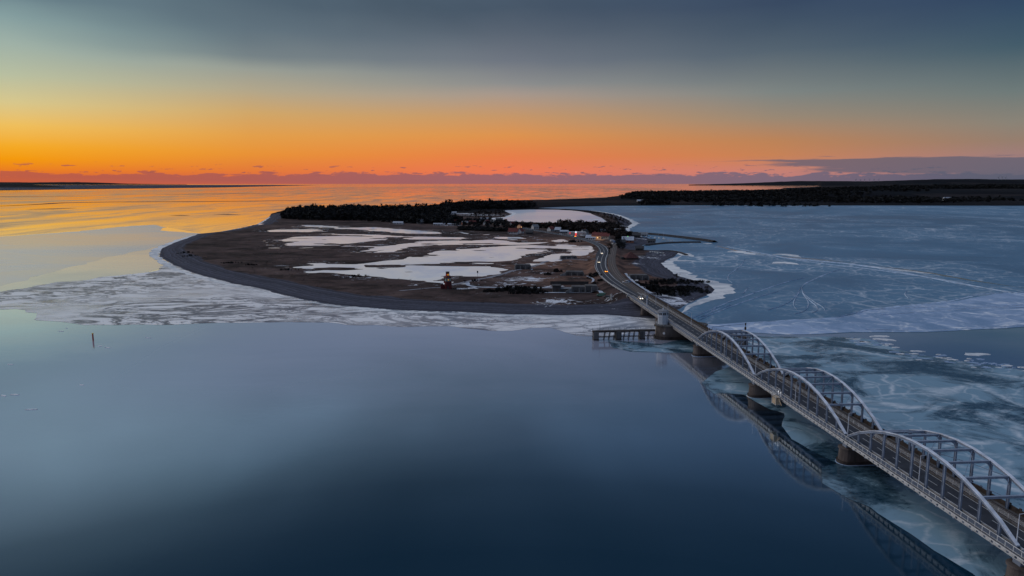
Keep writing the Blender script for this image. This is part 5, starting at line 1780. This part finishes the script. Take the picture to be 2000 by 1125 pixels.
# ------------------------------------------------------------------ cars
def car(loc, rz, label, paint, lights=True, front=True, slope=0.0, van=False, group='cars on the road'):
    t = thing('van' if van else 'car', label, 'van' if van else 'car', loc, rz, group)
    b = MB()
    L, Wd = (5.2, 2.0) if van else (4.4, 1.8)
    prof = [(-L / 2, .35), (-L / 2, .95), (-L / 2 + .15, 1.0), (L / 2 - 1.0, 1.0), (L / 2 - .1, .8), (L / 2, .35)] if not van else [(-L / 2, .35), (-L / 2, 2.1), (L / 2 - 1.6, 2.1), (L / 2 - .8, 1.2), (L / 2, 1.0), (L / 2, .35)]
    k = len(prof)
    for y in (-Wd / 2, Wd / 2):
        b.v += [(x, y, z) for x, z in prof]
    b.f.append(tuple(range(k)))
    b.f.append(tuple(range(k, 2 * k))[::-1])
    for i in range(k):
        j = (i + 1) % k
        b.f.append((i, k + i, k + j, j))
    b.build('body', M[paint], t)
    if not van:
        c = MB().prism([(-1.7, -.82), (1.0, -.82), (1.0, .82), (-1.7, .82)], 1.0, 1.48, 0.74)
        cb_ = c.build('cabin', M['glass'], t)
        MB().box(-1.3, .55, -.6, .6, 1.48, 1.53).build('roof_panel', M[paint], cb_)
    else:
        MB().bar((L / 2 - 1.55, 0, 2.0), (L / 2 - .78, 0, 1.25), 1.7, .05).build('windscreen', M['glass'], t)
    wm = MB().tube((0, -.1, 0), (0, .1, 0), .32, n=10).mesh('wheel', M['tyre'])
    for x in (-L / 2 + .85, L / 2 - .85):
        for y in (-Wd / 2, Wd / 2):
            put('wheel', wm, t, (x, y, .32))
    for y in (-.62, .62):
        MB().box(L / 2 - .02, L / 2 + .06, y - .2, y + .2, .55, .85).build('headlight', M['head_light' if lights else 'white_wall'], t)
        MB().box(-L / 2 - .06, -L / 2 + .02, y - .2, y + .2, .6, .95).build('taillight', M['tail_light' if lights else 'tail_red' if False else 'red_roof'], t)
    return t


def on_road(u, v, off=0.0):
    best, bi = 1e9, 0
    x, y = gp(u, v, 4.0)
    for i, p in enumerate(ROAD):
        d = (p.x - x) ** 2 + (p.y - y) ** 2
        if d < best:
            best, bi = d, i
    p = ROAD[bi]
    d = ROAD[min(bi + 1, len(ROAD) - 1)] - ROAD[max(bi - 1, 0)]
    s = Vector((d.y, -d.x, 0)).normalized()
    return p + s * off + Vector((0, 0, .06)), math.atan2(d.y, d.x)


q, a = on_road(1178, 494, -1.6)
car(tuple(q), a + math.pi, 'car with glowing lights on the road bend nearest the village', 'car_white')
q, a = on_road(1170, 513, -1.6)
car(tuple(q), a + math.pi, 'middle car of the three on the road curve, lights on', 'car_dark')
q, a = on_road(1175, 535, 1.6)
car(tuple(q), a, 'dark car with orange lights nearest of three on the curve', 'car_dark')
q = bpos(-101, 1.9, D + .02)
car(tuple(q), BRZ, 'pale car with headlights on the bridge approach', 'car_white')
q, a = on_road(1111, 461, 1.6)
car(tuple(q), a, 'car with red tail lights before the filling station', 'car_dark')
p = on_ground(1174, 577.5)
car(tuple(p), R(170), 'green and white van parked at the foot of the embankment', 'car_green', False, van=True, group='parked vehicles')
p = on_ground(1186, 577)
car(tuple(p), R(150), 'dark car parked behind the green van', 'car_dark', False, group='parked vehicles')
for i, (u, v, pt, lb) in enumerate([(1196, 472, 'car_white', 'white van parked behind the lit house, rear row'), (1200, 474, 'car_blue', 'blue car parked right of the white van in the rear row'), (1197.5, 477, 'car_white', 'white car parked left in the front row by the railway'), (1201.5, 477.5, 'car_white', 'white car parked right in the front row by the railway'),
                                    (1222, 553, 'car_white', 'white car parked beside the railway by the bay bunker'), (1226, 552, 'car_blue', 'blue car parked beside the white one near the bay bunker'),
                                    (1243, 554, 'car_white', 'white van parked on the bay side track'), (1117, 461, 'car_white', 'white car parked at the filling station'), (1137, 461.5, 'car_white', 'white van parked right of the filling station')]):
    p = on_ground(u, v)
    car((p.x, p.y, p.z + .05), R(30 + 37 * i), lb, pt, False, van='van' in lb, group='parked vehicles')

# ------------------------------------------------------------------ harbour
def mound(name, label, px, width, hgt):
    pts = catmull([Vector((*gp(u, v, 0), 0)) for u, v in px], 2.5)
    o = pts[0]
    t = thing(name, label, 'breakwater', (o.x, o.y, 0), 0)
    m = MB()
    K = 7
    for i, p in enumerate(pts):
        d = pts[min(len(pts) - 1, i + 1)] - pts[max(0, i - 1)]
        s = Vector((d.y, -d.x, 0)).normalized()
        for k in range(K):
            a = k / (K - 1) * 2 - 1
            z = hgt * (1 - abs(a) ** 1.8) - 0.5 + 0.35 * mnoise.noise(Vector((p.x * .6 + k, p.y * .6, 2)))
            q = p + s * (a * width / 2 + 0.5 * mnoise.noise(Vector((p.x * .5, p.y * .5 + k, 9)))) - o
            m.v.append((q.x, q.y, z))
    for i in range(len(pts) - 1):
        for k in range(K - 1):
            q = i * K + k
            m.f.append((q, q + 1, q + K + 1, q + K))
    m.build('rock_mound', M['rock'], t)
    c = MB()
    for a, b in zip(pts[:-1], pts[1:]):
        c.bar(a - o + Vector((0, 0, hgt - .35)), b - o + Vector((0, 0, hgt - .35)), 1.5, .35)
    c.build('path_slab', M['concrete_dark'], t)
    return t


mound('breakwater', 'long outer breakwater of dark rocks sheltering the harbour', [(1236, 456), (1280, 459), (1330, 464.5), (1370, 469.5), (1396, 473.5)], 11, 2.6)
mound('breakwater', 'inner breakwater of dark rocks below the harbour basin', [(1262, 480), (1290, 476.5), (1325, 474.5), (1368, 474)], 8, 1.8)
mound('breakwater', 'low curved rock jetty along the bay beach', [(1247, 490), (1280, 491), (1308, 491), (1328, 494), (1342, 499)], 6, 1.4)


def boat(u, v, label, hull='boat_white', mast=True, rz=0.0, L=7.5):
    x, y = gp(u, v, 0)
    t = thing('boat', label, 'boat', (x, y, 0.0), rz, 'boats in the harbour')
    b = MB()
    st = [(-L / 2, .9), (-L / 4, 1.2), (L / 6, 1.15), (L / 2.6, .6), (L / 2, .05)]
    n = len(st)
    for x_, w in st:
        b.v += [(x_, -w, 1.0), (x_, 0, -.3), (x_, w, 1.0)]
    for i in range(n - 1):
        k = 3 * i
        b.f += [(k, k + 1, k + 4, k + 3), (k + 1, k + 2, k + 5, k + 4), (k, k + 3, k + 5, k + 2)]
    b.f.append((0, 2, 1))
    b.build('hull', M[hull], t)
    MB().prism([(-1.6, -.8), (.8, -.7), (.8, .7), (-1.6, .8)], 1.0, 2.1, .85).build('cabin', M['boat_white'], t)
    if mast:
        MB().tube((.6, 0, 1), (.6, 0, 9.5), .07, .04, 6).build('mast', M['steel_paint'], t)
    return t


BT = [(1252, 463.6, 'leftmost boat under the outer breakwater', 'boat_white', False), (1262, 464.2, 'second boat from the left under the outer breakwater', 'boat_blue', True), (1271, 465, 'third boat from the left, dark hull, by the breakwater', 'boat_blue', False),
      (1279, 465.6, 'white boat with cabin in the middle of the harbour row', 'boat_white', False), (1287, 466.4, 'fishing boat nearest the open basin', 'boat_white', True), (1296, 467.5, 'rightmost tall-masted boat of the harbour row', 'boat_white', True)]
for i, (u, v, lb, hl, ms) in enumerate(BT):
    boat(u, v, lb + ' in harbour' if 'harbour' not in lb else lb, hl, ms, R(60 + 9 * i), 8.5)
for i in range(6):
    x, y = gp(1270 + i * 4.6, 495 + 0.15 * i, 0.9)
    t = thing('dinghy', 'small white dinghy laid up in a row inside the low rock jetty', 'boat', (x, y, max(0.3, ground_z(x, y))), R(70 + 13 * i), 'dinghies laid up in a row')
    MB().prism([(-2, -.7), (1, -.7), (2.2, 0), (1, .7), (-2, .7)], 0, .8, 1.15).build('hull', M['boat_white'], t)
    MB().box(-.4, 0, -.7, .7, .8, .86).build('thwart', M['timber_tan'], t)
for i in range(8):
    x, y = gp(1293 + i * 2.9, 471.3 + 0.1 * i, 0)
    t = thing('mooring_pile', 'pale mooring pile in the row across the harbour basin', 'pile', (x, y, 0), 0, 'mooring piles in the harbour')
    MB().tube((0, 0, -1), (0, 0, 2.6), .22, .2, 8).build('shaft', M['timber_tan'], t)
    MB().tube((0, 0, 2.6), (0, 0, 2.8), .26, .1, 8).build('pile_cap', M['white_wall'], t)
# channel marker in the open water
x, y = gp(182, 665, 0)
t = thing('channel_marker', 'red channel marker pile standing alone in the calm water', 'marker', (x, y, 0), R(20))
MB().tube((0, 0, -2), (0, 0, 3.0), .34, .30, 10).build('shaft', M['marker_red'], t)
MB().tube((0, 0, 3.0), (0, 0, 3.4), .38, .38, 10).build('top_band', M['yellow_paint'], t)

# boulders by the embankment
for i in range(14):
    u, v = 1186 + rng.uniform(0, 14), 574 + rng.uniform(-2, 5)
    p = on_ground(u, v)
    bm = bmesh.new()
    bmesh.ops.create_icosphere(bm, subdivisions=1, radius=rng.uniform(.5, 1.1))
    for vv in bm.verts:
        vv.co *= rng.uniform(.75, 1.2)
    me = bpy.data.meshes.new('boulder')
    bm.to_mesh(me)
    bm.free()
    me.materials.append(M['concrete'])
    tag(put('boulder', me, None, tuple(p)), 'pale boulder in the heap at the foot of the embankment', 'boulder', 'boulders by the embankment')


# ice floes in the open water pocket
def floe(u, v, r, stretch, label, group, mat='ice_shore'):
    x, y = gp(u, v)
    n = 14
    m = MB()
    pts = []
    for i in range(n):
        a = 2 * math.pi * i / n
        k = r * rng.uniform(.6, 1.15)
        pts.append((k * stretch * math.cos(a), k * math.sin(a)))
    m.prism(pts, -.1, .16, .94)
    o = m.build('ice_floe', M[mat], None, (x, y, 0), (0, 0, R(rng.uniform(-25, 10))))
    tag(o, label, 'ice floe', group)


floe(1910, 692, 2.6, 2.2, 'lone white ice floe in the open water right of the bridge', 'ice floes')
floe(1718, 657, 2.2, 2.4, 'pale ice floe at the left end of the open water pocket', 'ice floes')
floe(1726, 663, 2.0, 3.0, 'second pale floe at the left end of the open water pocket', 'ice floes')
floe(1688, 668, 1.6, 1.8, 'small pale floe at the pack ice tip by the open water', 'ice floes')
for i in range(70):
    u = rng.uniform(1660, 2010)
    v = np.interp(u, [1660, 1725, 1790, 1900, 2010], [664, 676, 694, 710, 724]) + rng.normal() * 5 - 1
    floe(u, v, rng.uniform(.3, 1.2), rng.uniform(1.5, 3.2), 'small floe in the broken ice edge of the open water pocket', 'broken floes along the open water', 'ice_brash' if i % 3 else 'ice_shore')
for u, v in ((30, 771), (8, 773), (60, 800), (195, 676), (210, 679), (130, 641), (290, 660), (20, 712), (160, 752), (120, 647)):
    floe(u, v, rng.uniform(.2, .5), rng.uniform(3, 7), 'thin sliver of ice drifting on the calm water at left', 'ice slivers on the calm water', 'ice_rough')


# ------------------------------------------------------------------ wind turbines
def turbine(u, v_hub, dist, tower, blade, label, rot):
    k = dist / FPX
    x, y = (u - 1000) * k, dist
    zh = CAM_H - (v_hub - V_EYE) * k
    t = thing('wind_turbine', label, 'wind turbine', (x, y, zh - tower), 0, 'wind turbines on the horizon')
    MB().tube((0, 0, 0), (0, 0, tower), 2.6, 1.8, 8).build('tower', M['turbine_white'], t)
    MB().box(-1.8, 1.8, -4, 5, tower - 1.5, tower + 2.2).build('nacelle', M['turbine_white'], t)
    for i in range(3):
        a = rot + i * 2.0944
        MB().bar((0, -5, tower), (blade * math.sin(a), -5, tower + blade * math.cos(a)), 2.4, 0.8, (0, 1, 0)).build('blade', M['turbine_white'], t)


turbine(1939, 346.3, 10200, 40, 27, 'left of the three large wind turbines on the right horizon', 0.4)
turbine(1946, 345.8, 10250, 42, 27, 'middle of the three large wind turbines on the right horizon', 1.1)
turbine(1953, 346.3, 10200, 40, 27, 'right of the three large wind turbines on the right horizon', 0.2)
for i, u in enumerate((1664, 1673, 1681, 1690, 1699, 1708)):
    turbine(u, 350.4 + (i % 2) * .4, 10200, 34, 15, ORD[i] + ' from the left in the row of tiny wind turbines', i * .5)
house(1852, 375.5, 30, 16, 7, 'tiny white farmhouse on the mainland slope at right', roof='snow_roof', rh=6, chimney=False)
